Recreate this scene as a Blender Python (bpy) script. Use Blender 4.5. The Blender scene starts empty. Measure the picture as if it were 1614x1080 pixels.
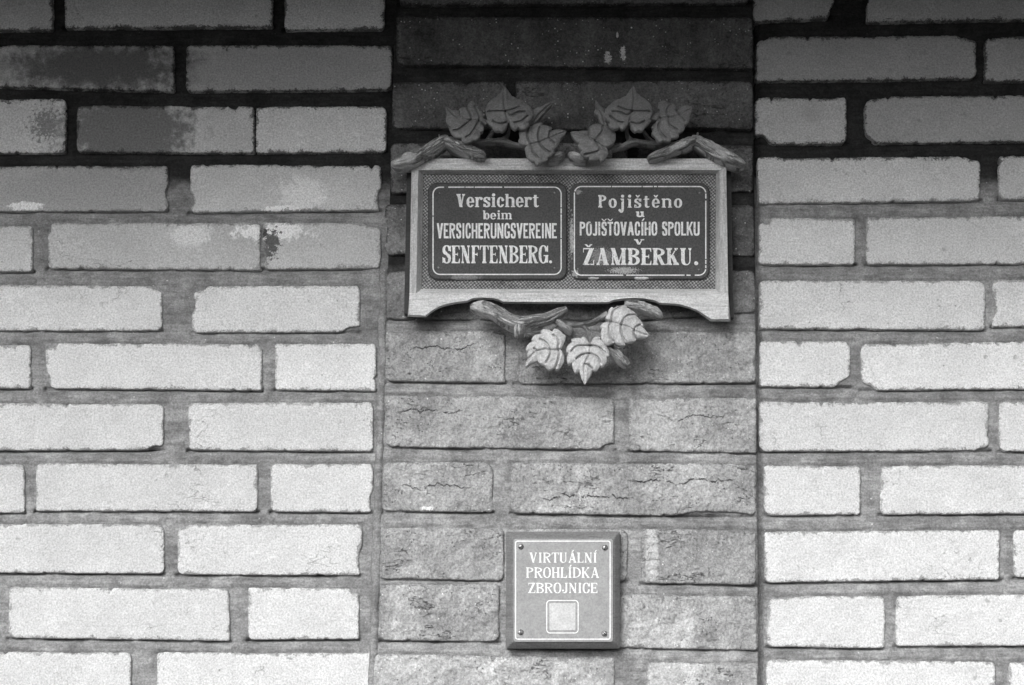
import bpy, math, random
import numpy as np
from mathutils import Vector, geometry

# ------------------------------------------------------------------ camera, sky, light, exposure
S = bpy.context.scene
R = math.radians
TILT = R(12.0)
DIST = 2.33
LENS = 60.0
FPX = 1614 * LENS / 36.0
CAM = np.array([0.0, -DIST * math.cos(TILT), 1.60])
cd = bpy.data.cameras.new("camera"); cam = bpy.data.objects.new("camera", cd)
S.collection.objects.link(cam)
cam.location = CAM; cam.rotation_euler = (R(90) + TILT, 0, 0)
cd.lens = LENS; cd.sensor_width = 36; cd.clip_start = 0.05; cd.clip_end = 600
S.camera = cam

SUN_EL, SUN_AZ = R(29), R(-22)          # azimuth measured from straight out of the wall, negative = from the left
w = bpy.data.worlds.new("World"); S.world = w; w.use_nodes = True
nt = w.node_tree; nt.nodes.clear()
sky = nt.nodes.new("ShaderNodeTexSky"); sky.sky_type = 'NISHITA'; sky.sun_disc = False
sky.sun_elevation = SUN_EL; sky.sun_rotation = R(180) - SUN_AZ
sky.air_density = 1.0; sky.dust_density = 4.0
bw = nt.nodes.new("ShaderNodeRGBToBW"); bg = nt.nodes.new("ShaderNodeBackground"); out = nt.nodes.new("ShaderNodeOutputWorld")
bg.inputs['Strength'].default_value = 0.15
nt.links.new(sky.outputs[0], bw.inputs[0]); nt.links.new(bw.outputs[0], bg.inputs[0]); nt.links.new(bg.outputs[0], out.inputs[0])
ld = bpy.data.lights.new("sun", 'SUN'); ld.energy = 1.3; ld.angle = R(28); ld.color = (1, 1, 1)
sun = bpy.data.objects.new("sun", ld); S.collection.objects.link(sun)
sdir = Vector((math.sin(SUN_AZ) * math.cos(SUN_EL), -math.cos(SUN_AZ) * math.cos(SUN_EL), math.sin(SUN_EL)))
sun.rotation_euler = sdir.to_track_quat('Z', 'Y').to_euler(); sun.location = (-2, -4, 5)
S.view_settings.view_transform = 'Standard'; S.view_settings.look = 'None'
S.view_settings.gamma = 1; S.view_settings.use_curve_mapping = False
S.view_settings.exposure = 0.23
S.cycles.use_denoising = True
S.cycles.max_bounces = 6

EAVE_Z, EAVE_DEPTH = 2.66, 0.98

# ------------------------------------------------------------------ helpers
ct, st = math.cos(TILT), math.sin(TILT)
def at(px, py, d=0.0):
    """point of the place seen at photo pixel (px,py), d metres in front of the wall face (numpy friendly)"""
    px = np.asarray(px, float); py = np.asarray(py, float); d = np.asarray(d, float)
    a = (px - 807) / FPX; b = (540 - py) / FPX
    dy = ct - b * st; dz = st + b * ct
    t = (-d - CAM[1]) / dy
    return np.stack([CAM[0] + a * t, -d + 0 * t, CAM[2] + dz * t], -1)

def hsh(ix, iy, seed):
    n = (ix.astype(np.int64) * 374761393 + iy.astype(np.int64) * 668265263 + seed * 2147483647 * 3) & 0x7fffffff
    n = ((n ^ (n >> 13)) * 1274126177) & 0x7fffffff
    n = n ^ (n >> 16)
    return (n & 0xffff) / 65535.0
def vnoise(x, y, seed=0):
    x = np.asarray(x, float); y = np.asarray(y, float)
    x, y = np.broadcast_arrays(x, y)
    ix = np.floor(x); iy = np.floor(y); fx = x - ix; fy = y - iy
    fx = fx * fx * (3 - 2 * fx); fy = fy * fy * (3 - 2 * fy)
    a = hsh(ix, iy, seed); b = hsh(ix + 1, iy, seed); c = hsh(ix, iy + 1, seed); d = hsh(ix + 1, iy + 1, seed)
    return (a * (1 - fx) + b * fx) * (1 - fy) + (c * (1 - fx) + d * fx) * fy
def fbm(x, y, seed=0, octv=4):
    s = 0; a = 0.5; t = 0
    for k in range(octv):
        s = s + a * vnoise(x * 2 ** k, y * 2 ** k, seed + k * 17); t += a; a *= 0.55
    return s / t

def link(name, verts, faces, m, parent=None, smooth=True, origin=None, color=None):
    verts = np.asarray(verts, float).reshape(-1, 3)
    if origin is None: origin = (verts.min(0) + verts.max(0)) / 2
    origin = np.asarray(origin, float)
    me = bpy.data.meshes.new(name)
    me.from_pydata((verts - origin).tolist(), [], faces if isinstance(faces, list) else faces.tolist())
    if smooth: me.polygons.foreach_set("use_smooth", [True] * len(me.polygons))
    me.materials.append(m); me.update()
    o = bpy.data.objects.new(name, me); S.collection.objects.link(o)
    base = Vector(origin.tolist())
    if parent is not None:
        o.parent = parent
        p = parent; off = Vector((0, 0, 0))
        while p is not None: off += p.location; p = p.parent
        o.location = base - off
    else: o.location = base
    if color is not None: o.color = (color, color, color, 1)
    return o
def thing(name, label, cat, loc):
    o = bpy.data.objects.new(name, None); S.collection.objects.link(o)
    o.location = Vector([float(c) for c in loc]); o.empty_display_size = 0.05
    o['label'] = label; o['category'] = cat
    return o
def grid_faces(nu, nv, off=0):
    i = np.arange(nu - 1)[None, :]; j = np.arange(nv - 1)[:, None]
    a = j * nu + i + off
    return np.stack([a, a + 1, a + 1 + nu, a + nu], -1).reshape(-1, 4)
def box(x0, x1, y0, y1, z0, z1):
    v = [(x, y, z) for x in (x0, x1) for y in (y0, y1) for z in (z0, z1)]
    f = [[0, 1, 3, 2], [4, 6, 7, 5], [0, 4, 5, 1], [2, 3, 7, 6], [0, 2, 6, 4], [1, 5, 7, 3]]
    return v, f

# ------------------------------------------------------------------ materials
class N:
    def __init__(s, name):
        s.m = bpy.data.materials.new(name); s.m.use_nodes = True; s.t = s.m.node_tree
        s.b = s.t.nodes["Principled BSDF"]
        s.pos = s.t.nodes.new("ShaderNodeNewGeometry").outputs['Position']
    def n(s, typ, **k):
        x = s.t.nodes.new(typ)
        for a, v in k.items(): setattr(x, a, v)
        return x
    def L(s, a, b): s.t.links.new(a, b)
    def put(s, sock, v):
        if hasattr(v, 'is_output') or isinstance(v, bpy.types.NodeSocket): s.L(v, sock)
        else: sock.default_value = v
    def math(s, op, a, b=None, c=None, clamp=False):
        x = s.n("ShaderNodeMath", operation=op, use_clamp=clamp)
        s.put(x.inputs[0], a)
        if b is not None: s.put(x.inputs[1], b)
        if c is not None: s.put(x.inputs[2], c)
        return x.outputs[0]
    def scale(s, v):
        x = s.n("ShaderNodeMapping"); s.L(s.pos, x.inputs['Vector']); x.inputs['Scale'].default_value = v
        return x.outputs[0]
    def rotscale(s, rot, v):
        x = s.n("ShaderNodeMapping"); s.L(s.pos, x.inputs['Vector']); x.inputs['Rotation'].default_value = rot; x.inputs['Scale'].default_value = v
        return x.outputs[0]
    def noise(s, sc, det=3, rough=0.55, vec=None, dist=0):
        x = s.n("ShaderNodeTexNoise"); s.L(vec or s.pos, x.inputs['Vector'])
        x.inputs['Scale'].default_value = sc; x.inputs['Detail'].default_value = det
        x.inputs['Roughness'].default_value = rough; x.inputs['Distortion'].default_value = dist
        return x.outputs[0]
    def voro(s, sc, feat='F1', vec=None, rnd=1):
        x = s.n("ShaderNodeTexVoronoi", feature=feat); s.L(vec or s.pos, x.inputs['Vector'])
        x.inputs['Scale'].default_value = sc; x.inputs['Randomness'].default_value = rnd
        return x
    def ramp(s, v, a, b, c=0.0, d=1.0, smooth=True):
        x = s.n("ShaderNodeMapRange", interpolation_type='SMOOTHSTEP' if smooth else 'LINEAR', clamp=True)
        s.put(x.inputs['Value'], v)
        for k, q in zip(('From Min', 'From Max', 'To Min', 'To Max'), (a, b, c, d)): x.inputs[k].default_value = q
        return x.outputs[0]
    def mix(s, f, a, b):
        x = s.n("ShaderNodeMix", data_type='FLOAT')
        s.put(x.inputs[0], f); s.put(x.inputs[2], a); s.put(x.inputs[3], b)
        return x.outputs[0]
    def bump(s, h, dist, strength=1.0, prev=None):
        x = s.n("ShaderNodeBump"); s.put(x.inputs['Height'], h)
        x.inputs['Distance'].default_value = dist; x.inputs['Strength'].default_value = strength
        if prev is not None: s.L(prev, x.inputs['Normal'])
        return x.outputs[0]
    def grain(s, v, amt=0.16, sc=520):
        amt *= 1.7; sc *= 0.85
        g = s.noise(sc, 2, 0.7)
        return s.math('MULTIPLY', v, s.ramp(g, 0.3, 0.7, 1 - amt, 1 + amt, False))
    def done(s, val, rough=0.9, normal=None, spec=0.25):
        c = s.n("ShaderNodeCombineColor")
        for i in range(3): s.put(c.inputs[i], val)
        s.L(c.outputs[0], s.b.inputs['Base Color'])
        s.put(s.b.inputs['Roughness'], rough)
        s.b.inputs['Specular IOR Level'].default_value = spec
        if normal is not None: s.L(normal, s.b.inputs['Normal'])
        return s.m
    def tone(s):
        oi = s.n("ShaderNodeObjectInfo"); b = s.n("ShaderNodeRGBToBW"); s.L(oi.outputs['Color'], b.inputs[0])
        return b.outputs[0]
    def stain(s, v, px, py, rx, ry, target, soft=0.5, ns=55, amt=1.1, wall=0.0):
        """irregular stain patch fixed to the wall"""
        c = at(px, py, wall)
        kx = abs(at(px + rx, py, wall)[0] - c[0]); kz = abs(at(px, py + ry, wall)[2] - c[2])
        m = s.n("ShaderNodeMapping"); s.L(s.pos, m.inputs['Vector'])
        m.inputs['Scale'].default_value = (1 / kx, 0, 1 / kz); m.inputs['Location'].default_value = (-c[0] / kx, 0, -c[2] / kz)
        ln = s.n("ShaderNodeVectorMath", operation='LENGTH'); s.L(m.outputs[0], ln.inputs[0])
        nz = s.noise(ns, 5, 0.65)
        q = s.math('ADD', ln.outputs['Value'], s.math('MULTIPLY', s.math('SUBTRACT', nz, 0.5), amt * 2))
        f = s.ramp(q, 1 - soft * 0.5, 1 + soft * 0.5, 1, 0)
        return s.mix(f, v, target)

def dark_upper_mortar(s, y):
    """1 where the mortar colour is made dark, 0 below that (ragged boundary at photo row y)"""
    sp = s.n("ShaderNodeSeparateXYZ"); s.L(s.pos, sp.inputs[0])
    zz = s.math('ADD', sp.outputs[2], s.math('MULTIPLY', s.math('SUBTRACT', s.noise(9, 5, 0.6), 0.5), 0.09))
    return s.ramp(zz, float(at(807, y + 14)[2]), float(at(807, y - 14)[2]))

def smear(s, v, wdt, mort, d, yb):
    """mortar left on the brick along its edges, with a crumbly outline"""
    at_ = s.n("ShaderNodeAttribute", attribute_name='edge').outputs['Fac']
    nz = s.math('SUBTRACT', s.noise(330, 4, 0.75), 0.5); n2 = s.math('SUBTRACT', s.noise(60, 3, 0.6), 0.5)
    q_ = s.math('ADD', at_, s.math('ADD', s.math('MULTIPLY', nz, 24.0), s.math('MULTIPLY', n2, 26.0)))
    f = s.ramp(q_, wdt - 0.7, wdt + 0.7, 1, 0)
    f = s.math('MULTIPLY', f, s.ramp(at_, 8.0, 12.0, 1, 0))
    mc = s.math('MULTIPLY', s.mix(dark_upper_mortar(s, yb), mort, 0.05), s.ramp(s.noise(90, 3), .3, .7, .75, 1.15))
    return s.mix(s.math('MULTIPLY', f, d), v, mc), f

def m_pale_brick():
    s = N("pale_glazed_brick")
    big = s.ramp(s.noise(14, 4, 0.6), 0.3, 0.7, 0.93, 1.05)
    mid = s.ramp(s.noise(70, 4, 0.6, s.scale((1, 1, 1.8))), 0.3, 0.72, 0.95, 1.04)
    v = s.math('MULTIPLY', s.math('MULTIPLY', s.tone(), big), mid)
    # small pits
    vo = s.voro(95); pm = s.math('MULTIPLY', s.ramp(vo.outputs['Distance'], 0.06, 0.16, 1, 0), s.ramp(s.noise(33, 2), 0.60, 0.66))
    v = s.mix(s.math('MULTIPLY', pm, 0.6), v, 0.2)
    vo2 = s.voro(38); pm2 = s.math('MULTIPLY', s.ramp(s.math('ADD', vo2.outputs['Distance'], s.math('MULTIPLY', s.math('SUBTRACT', s.noise(120, 4), .5), .35)), 0.05, 0.13, 1, 0), s.ramp(s.noise(9, 2), 0.56, 0.60))
    v = s.mix(s.math('MULTIPLY', pm2, 0.5), v, 0.3)
    hl = s.math('MULTIPLY', s.ramp(s.math('ABSOLUTE', s.math('SUBTRACT', s.noise(15, 3, .55, s.rotscale((0, R(20), 0), (1, 1, 2))), .5)), .001, .0035, 1, 0), s.ramp(s.noise(8, 2), .60, .64))
    v = s.mix(s.math('MULTIPLY', hl, 0.5), v, 0.15)
    # hairline cracks and lower-edge dirt flecks
    fl = s.ramp(s.noise(130, 5, 0.75, s.scale((0.35, 1, 1.6))), 0.66, 0.72)
    v = s.mix(s.math('MULTIPLY', s.math('MULTIPLY', fl, s.ramp(s.noise(18, 2), 0.52, 0.66)), 0.35), v, 0.3)
    # marks seen on single bricks
    v = s.stain(v, 160, 105, 150, 40, 0.14, 1.0, 60, 1.0)
    v = s.stain(v, 200, 205, 100, 60, 0.22, 0.6, 70, 0.9)
    v = s.stain(v, 460, 112, 150, 34, 0.42, 0.6, 45, 0.5)
    v = s.stain(v, 72, 196, 20, 22, 0.30, 0.7, 200, 2.6)
    v = s.stain(v, 150, 300, 120, 34, 0.42, 0.6, 35, 0.6)
    v = s.stain(v, 478, 306, 36, 26, 0.85, 0.8, 85, 1.5)
    v = s.stain(v, 445, 331, 30, 7, 1.0, 0.3, 120, 1.0)
    v = s.stain(v, 40, 325, 26, 7, 0.9, 0.3, 120, 1.0)
    v = s.stain(v, 300, 368, 30, 20, 0.78, 0.9, 75, 1.3)
    v = s.stain(v, 425, 364, 56, 14, 0.92, 0.6, 95, 1.6)
    v = s.stain(v, 427, 384, 13, 20, 0.13, 0.35, 130, 2.4)
    v = s.stain(v, 418, 396, 5, 16, 0.16, 0.5, 160, 1.2)
    v = s.stain(v, 416, 366, 5, 8, 0.08, 0.1, 250, 0.9)
    v = s.stain(v, 1278, 178, 20, 14, 0.5, 1.4, 60, 0.9)
    v, sf_ = smear(s, v, 1.0, 0.30, 0.75, 290)
    v = s.grain(v, 0.17, 480)
    h = s.math('ADD', s.noise(260, 4, 0.7), s.math('MULTIPLY', pm, -1.2))
    h = s.math('ADD', h, s.math('MULTIPLY', s.noise(60, 3), 1.2)); h = s.math('ADD', h, s.math('MULTIPLY', s.math('ADD', pm2, hl), -1.2)); h = s.math('ADD', h, s.math('MULTIPLY', sf_, -0.9))
    return s.done(v, 0.8, s.bump(h, 0.0009, 0.75), 0.3)

def m_dark_brick():
    s = N("rough_dark_brick")
    big = s.ramp(s.noise(11, 4, 0.62), 0.28, 0.72, 0.70, 1.26)
    mid = s.math("MULTIPLY", s.ramp(s.noise(75, 5, 0.7), 0.28, 0.72, 0.80, 1.18), s.ramp(s.noise(240, 4, 0.75), 0.3, 0.7, 0.90, 1.10))
    v = s.math('MULTIPLY', s.math('MULTIPLY', s.tone(), big), mid)
    # light streaks running down
    stx = s.ramp(s.noise(16, 3, 0.5, s.scale((1.5, 1, 0.22))), 0.56, 0.72)
    v = s.mix(s.math('MULTIPLY', stx, 0.30), v, s.math('MULTIPLY', v, 1.7))
    # broken wavy cracks, mostly horizontal and patchy
    def ridge(sc, vec, wdt, msc, m0, m1):
        n_ = s.noise(sc, 4, 0.62, vec, 0.3)
        return s.math('MULTIPLY', s.ramp(s.math('ABSOLUTE', s.math('SUBTRACT', n_, 0.5)), wdt * .3, wdt, 1, 0), s.ramp(s.noise(msc, 3, 0.6), m0, m1))
    crack = ridge(11, s.rotscale((0, R(9), 0), (0.7, 1, 3.0)), 0.0062, 12, 0.555, 0.60)
    crack2 = ridge(34, s.rotscale((0, R(-14), 0), (0.9, 1, 2.0)), 0.009, 24, 0.60, 0.65)
    crack = s.math('MAXIMUM', crack, s.math('MULTIPLY', crack2, 0.75))
    v = s.mix(s.math('MULTIPLY', crack, 0.6), v, 0.07)
    # pits
    vo = s.voro(210); pm = s.math('MULTIPLY', s.ramp(vo.outputs['Distance'], 0.10, 0.26, 1, 0), s.ramp(s.noise(46, 3), 0.52, 0.62))
    v = s.mix(s.math('MULTIPLY', pm, 0.6), v, 0.06)
    # lime specks
    sv = s.voro(230); rnd = s.n("ShaderNodeSeparateColor"); s.L(sv.outputs['Color'], rnd.inputs[0])
    sp1 = s.math('MULTIPLY', s.ramp(sv.outputs['Distance'], 0.14, 0.26, 1, 0), s.ramp(rnd.outputs[0], 0.78, 0.82))
    sp1 = s.math('MULTIPLY', sp1, s.ramp(s.noise(21, 3), 0.42, 0.60))
    sv2 = s.voro(120); rnd2 = s.n("ShaderNodeSeparateColor"); s.L(sv2.outputs['Color'], rnd2.inputs[0])
    sp2 = s.math('MULTIPLY', s.ramp(sv2.outputs['Distance'], 0.12, 0.2, 1, 0), s.ramp(rnd2.outputs[1], 0.92, 0.93))
    spk = s.math('MAXIMUM', sp1, sp2)
    v = s.mix(spk, v, 0.88)
    D = 0.012
    v = s.stain(v, 958, 90, 5, 10, 0.6, 0.3, 300, 1.9, D)
    v = s.stain(v, 982, 84, 4, 11, 0.7, 0.3, 300, 1.8, D)
    v = s.stain(v, 973, 55, 2, 4, 0.6, 0.3, 300, 0.9, D)
    # a few long wandering cracks seen on single bricks
    spz = s.n("ShaderNodeSeparateXYZ"); s.L(s.pos, spz.inputs[0])
    wv = s.math('MULTIPLY', s.math('SUBTRACT', s.noise(24, 5, 0.68, s.scale((1, 1, 0.15))), 0.5), 0.040)
    brk = s.ramp(s.noise(70, 3, 0.6), 0.40, 0.52)
    for xa, xb, cy, wd in ((850, 1005, 785, 1.0), (985, 1165, 757, 1.0), (640, 760, 549, .8), (630, 750, 768, .8), (620, 745, 650, .7), (1030, 1160, 655, .6)):
        A_ = at(xa, cy, D); B_ = at(xb, cy, D)
        dz = s.math('ABSOLUTE', s.math('SUBTRACT', s.math('SUBTRACT', spz.outputs[2], float(A_[2])), wv))
        ln_ = s.ramp(dz, 0.0004 * wd, 0.0013 * wd, 1, 0)
        xm = s.math('MULTIPLY', s.ramp(spz.outputs[0], float(A_[0]), float(A_[0]) + .02), s.ramp(spz.outputs[0], float(B_[0]) - .02, float(B_[0]), 1, 0))
        cl = s.math('MULTIPLY', s.math('MULTIPLY', ln_, xm), brk)
        v = s.mix(s.math('MULTIPLY', cl, 0.75), v, 0.06); crack = s.math('MAXIMUM', crack, cl)
    v = s.stain(v, 683, 608, 8, 5, 0.95, 0.2, 160, 0.9, D)
    v = s.stain(v, 675, 806, 12, 8, 0.9, 0.3, 160, 1.1, D)
    v = s.stain(v, 945, 655, 45, 36, 0.50, 0.9, 40, 0.7, D)
    v = s.stain(v, 760, 650, 30, 60, 0.46, 0.9, 40, 0.7, D)
    v = s.stain(v, 1035, 665, 26, 60, 0.52, 0.9, 40, 0.6, D)
    v = s.stain(v, 816, 770, 32, 44, 0.38, 0.6, 90, 1.1, D)
    v = s.stain(v, 1120, 803, 60, 8, 0.36, 0.6, 60, 0.9, D)
    v = s.stain(v, 1027, 865, 10, 50, 0.58, 0.5, 120, 0.9, D)
    v = s.stain(v, 1040, 1065, 26, 30, 0.55, 0.6, 60, 0.7, D)
    v, sf_ = smear(s, v, 1.4, 0.28, 0.7, 440)
    v = s.grain(v, 0.20, 430)
    h = s.math('ADD', s.math('ADD', s.math('MULTIPLY', s.noise(150, 5, 0.75), 1.1), s.math('MULTIPLY', s.noise(38, 5, 0.7), 2.2)), s.math('MULTIPLY', crack, -2.6))
    h = s.math('ADD', h, s.math('MULTIPLY', pm, -1.0)); h = s.math('ADD', h, s.math('MULTIPLY', spk, 0.3))
    return s.done(v, 0.92, s.bump(h, 0.0020, 1.0), 0.15)

def m_mortar(name, lo, hi, yb):
    """weathered lime mortar; above photo row yb its colour is much darker"""
    s = N(name)
    n1 = s.ramp(s.noise(22, 4, 0.65), 0.3, 0.7); n2 = s.noise(120, 4, 0.7, s.scale((0.5, 1, 1)))
    v = s.mix(n1, lo, hi)
    v = s.math('MULTIPLY', v, s.ramp(n2, 0.25, 0.75, 0.8, 1.18))
    n3 = s.noise(190, 4, 0.7, s.scale((0.10, 1, 1))); v = s.math('MULTIPLY', v, s.ramp(n3, 0.3, 0.7, 0.80, 1.16))
    v = s.mix(dark_upper_mortar(s, yb), v, s.math('MULTIPLY', v, 0.13))
    vo = s.voro(160); rr = s.n("ShaderNodeSeparateColor"); s.L(vo.outputs['Color'], rr.inputs[0])
    spk = s.math('MULTIPLY', s.ramp(vo.outputs['Distance'], 0.10, 0.18, 1, 0), s.ramp(rr.outputs[0], 0.955, 0.96))
    v = s.mix(spk, v, s.math('MULTIPLY', v, 2.2))
    v = s.grain(v, 0.18, 450)
    h = s.math('ADD', s.noise(180, 5, 0.7), s.math('ADD', s.math('MULTIPLY', s.noise(60, 4, 0.6, s.scale((0.35, 1, 1.3))), 1.6), n3))
    return s.done(v, 0.95, s.bump(h, 0.0014, 0.9), 0.1)

def m_wood(name, base, along=(1, 1, 14), dark=0.75, gr=0.13):
    s = N(name)
    a = s.noise(16, 4, 0.6, s.scale(along), 0.6); b = s.noise(60, 3, 0.7, s.scale(along), 0.2)
    v = s.math('MULTIPLY', base, s.ramp(a, 0.25, 0.75, dark, 1.12)); v = s.math('MULTIPLY', v, s.ramp(b, 0.3, 0.7, 0.86, 1.1))
    line = s.ramp(s.noise(34, 2, 0.5, s.scale(along)), 0.63, 0.70)
    v = s.mix(s.math('MULTIPLY', line, 0.35), v, base * 0.35)
    v = s.grain(v, gr, 480)
    return s.done(v, 0.62, s.bump(s.math('ADD', b, s.math('MULTIPLY', line, -0.8)), 0.0006, 0.7), 0.35)

def m_bark(name, base):
    s = N(name)
    uv = s.n("ShaderNodeUVMap"); uv.uv_map = "along"
    def mp(sc):
        x = s.n("ShaderNodeMapping"); s.L(uv.outputs[0], x.inputs['Vector']); x.inputs['Scale'].default_value = sc; return x.outputs[0]
    a = s.noise(1.0, 4, 0.65, mp((26, 9, 1)), 0.8); b = s.noise(1.0, 3, 0.6, mp((9, 4, 1)), 0.5)
    line = s.ramp(s.math('ABSOLUTE', s.math('SUBTRACT', a, 0.5)), 0.012, 0.05, 1, 0)
    line = s.math('MULTIPLY', line, s.ramp(s.noise(30, 2), 0.36, 0.5))
    v = s.math('MULTIPLY', base, s.ramp(b, 0.3, 0.7, 0.68, 1.3))
    v = s.mix(s.math('MULTIPLY', line, 0.7), v, base * 0.22)
    v = s.grain(v, 0.14, 480)
    h = s.math('ADD', s.math('ADD', a, b), s.math('MULTIPLY', line, -1.1))
    return s.done(v, 0.5, s.bump(h, 0.0030, 1.0), 0.45)

def m_leaf(name, base):
    s = N(name)
    v = s.math('MULTIPLY', base, s.ramp(s.noise(55, 4, 0.65), 0.28, 0.72, 0.82, 1.1))
    v = s.grain(v, 0.16, 480)
    return s.done(v, 0.6, s.bump(s.noise(240, 3, 0.7), 0.0004, 0.6), 0.35)

def m_enamel(name, base, chips):
    s = N(name)
    v = s.math('MULTIPLY', base, s.ramp(s.noise(20, 5, 0.65), 0.3, 0.7, 0.86, 1.14))
    for (px, py, rx, ry, tg, so, ns, am) in chips: v = s.stain(v, px, py, rx, ry, tg, so, ns, am, 0.046)
    v = s.grain(v, 0.22, 480)
    return s.done(v, 0.5, s.bump(s.noise(110, 3, 0.6), 0.0003, 0.5), 0.22)

def m_plain(name, base, rough=0.6, gr=0.12, spec=0.3, metal=0.0, wear=0.0):
    s = N(name)
    v = s.math('MULTIPLY', base, s.ramp(s.noise(60, 4, 0.6), 0.3, 0.7, 1 - 0.08 - wear, 1.06))
    v = s.grain(v, gr, 480)
    s.b.inputs['Metallic'].default_value = metal
    return s.done(v, rough, s.bump(s.noise(200, 3, 0.6), 0.0003, 0.5), spec)

def m_fabric():
    s = N("woven_hessian")
    def wave(rz, sc, dist):
        x = s.n("ShaderNodeTexWave", wave_type='BANDS', bands_direction='X'); s.L(s.rotscale((0, rz, 0), (1, 1, 1)), x.inputs['Vector'])
        x.inputs['Scale'].default_value = sc; x.inputs['Distortion'].default_value = dist; x.inputs['Detail'].default_value = 1
        x.inputs['Detail Scale'].default_value = 3
        return x.outputs['Fac']
    a = wave(R(38), 88, 0.6); b = wave(R(-52), 92, 0.6)
    k = s.math('MULTIPLY', s.math('ADD', a, 0.25), s.math('ADD', b, 0.25))
    v = s.ramp(k, 0.10, 1.0, 0.08, 0.42, False)
    v = s.math('MULTIPLY', v, s.ramp(s.noise(30, 4, 0.6), 0.3, 0.7, 0.75, 1.2))
    v = s.grain(v, 0.25, 480)
    return s.done(v, 0.95, s.bump(k, 0.0006, 0.8), 0.1)

PALE = m_pale_brick(); DARK = m_dark_brick()
MORT = m_mortar("weathered_lime_mortar", 0.21, 0.36, 290)
PMORT = m_mortar("brown_pilaster_mortar", 0.20, 0.40, 440)
WOOD = m_wood("pale_oiled_oak", 0.74); WOODV = m_wood("pale_oiled_oak_upright", 0.60, (14, 1, 1))
DWOOD = m_wood("dark_back_wood", 0.045); PWOOD = m_wood("plaque_board_wood", 0.19, (1, 1, 10), 0.85)
BARK = m_bark("carved_wood_branch", 0.60); LEAF = m_leaf("carved_wood_leaf_shaded", 0.27); LEAFB = m_leaf("carved_wood_leaf_lit", 0.60)  # upper leaves: eave shade put into a darker base; lower leaves: lit copy
TWIG = m_bark("carved_wood_twig", 0.50)
ENA = m_enamel("dark_enamel", 0.072, [(735, 437, 22, 5, 0.22, 0.5, 80, 0.8), (760, 426, 40, 7, 0.07, 0.6, 60, 0.6)])
ENB = m_enamel("dark_enamel_rusted", 0.078, [(983, 426, 20, 5, 0.42, 0.4, 560, 2.2), (948, 404, 16, 12, 0.24, 0.3, 560, 2.0), (901, 372, 3, 30, 0.42, 0.3, 330, 1.6),
      (907, 431, 5, 5, 0.35, 0.4, 330, 1.7), (912, 302, 4, 4, 0.3, 0.4, 420, 1.8), (1012, 438, 12, 2, 0.7, 0.4, 140, 0.9), (935, 438, 9, 1.8, 0.55, 0.4, 140, 0.9)])
RIMA = m_plain("enamel_rim", 0.075, 0.4, 0.2)
WHITE = m_plain("white_enamel_paint", 0.88, 0.45, 0.10, wear=0.05)
ZINC = m_plain("grey_plaque_plate", 0.355, 0.5, 0.10); ZWHITE = m_plain("plaque_white_print", 0.95, 0.5, 0.06); ZPANEL = m_plain("plaque_pale_panel", 0.62, 0.6, 0.10)
STEEL = m_plain("screw_steel", 0.36, 0.45, 0.1, 0.6, 0.8)
FAB = m_fabric()

# ------------------------------------------------------------------ setting beyond the frame: ground, plinth, eave
v, f = box(-150, 150, -200, 40, -0.3, 0.0)
s = N("asphalt"); ASPH = s.done(s.grain(s.ramp(s.noise(3, 5), 0.3, 0.7, 0.045, 0.065), 0.3, 90), 0.95, s.bump(s.noise(120, 4), 0.004), 0.1)
g = link("ground", v, f, ASPH, smooth=False); g['kind'] = 'structure'; g['label'] = 'dark asphalt ground in front of the brick wall'
EV = m_plain("eave_boards", 0.10, 0.8)
v, f = box(-3.2, 3.2, -EAVE_DEPTH, 0.02, EAVE_Z, EAVE_Z + 0.16)
e = link("roof_eave", v, f, EV, smooth=False); e['kind'] = 'structure'; e['label'] = 'dark boarded eave above the brick wall'

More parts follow.
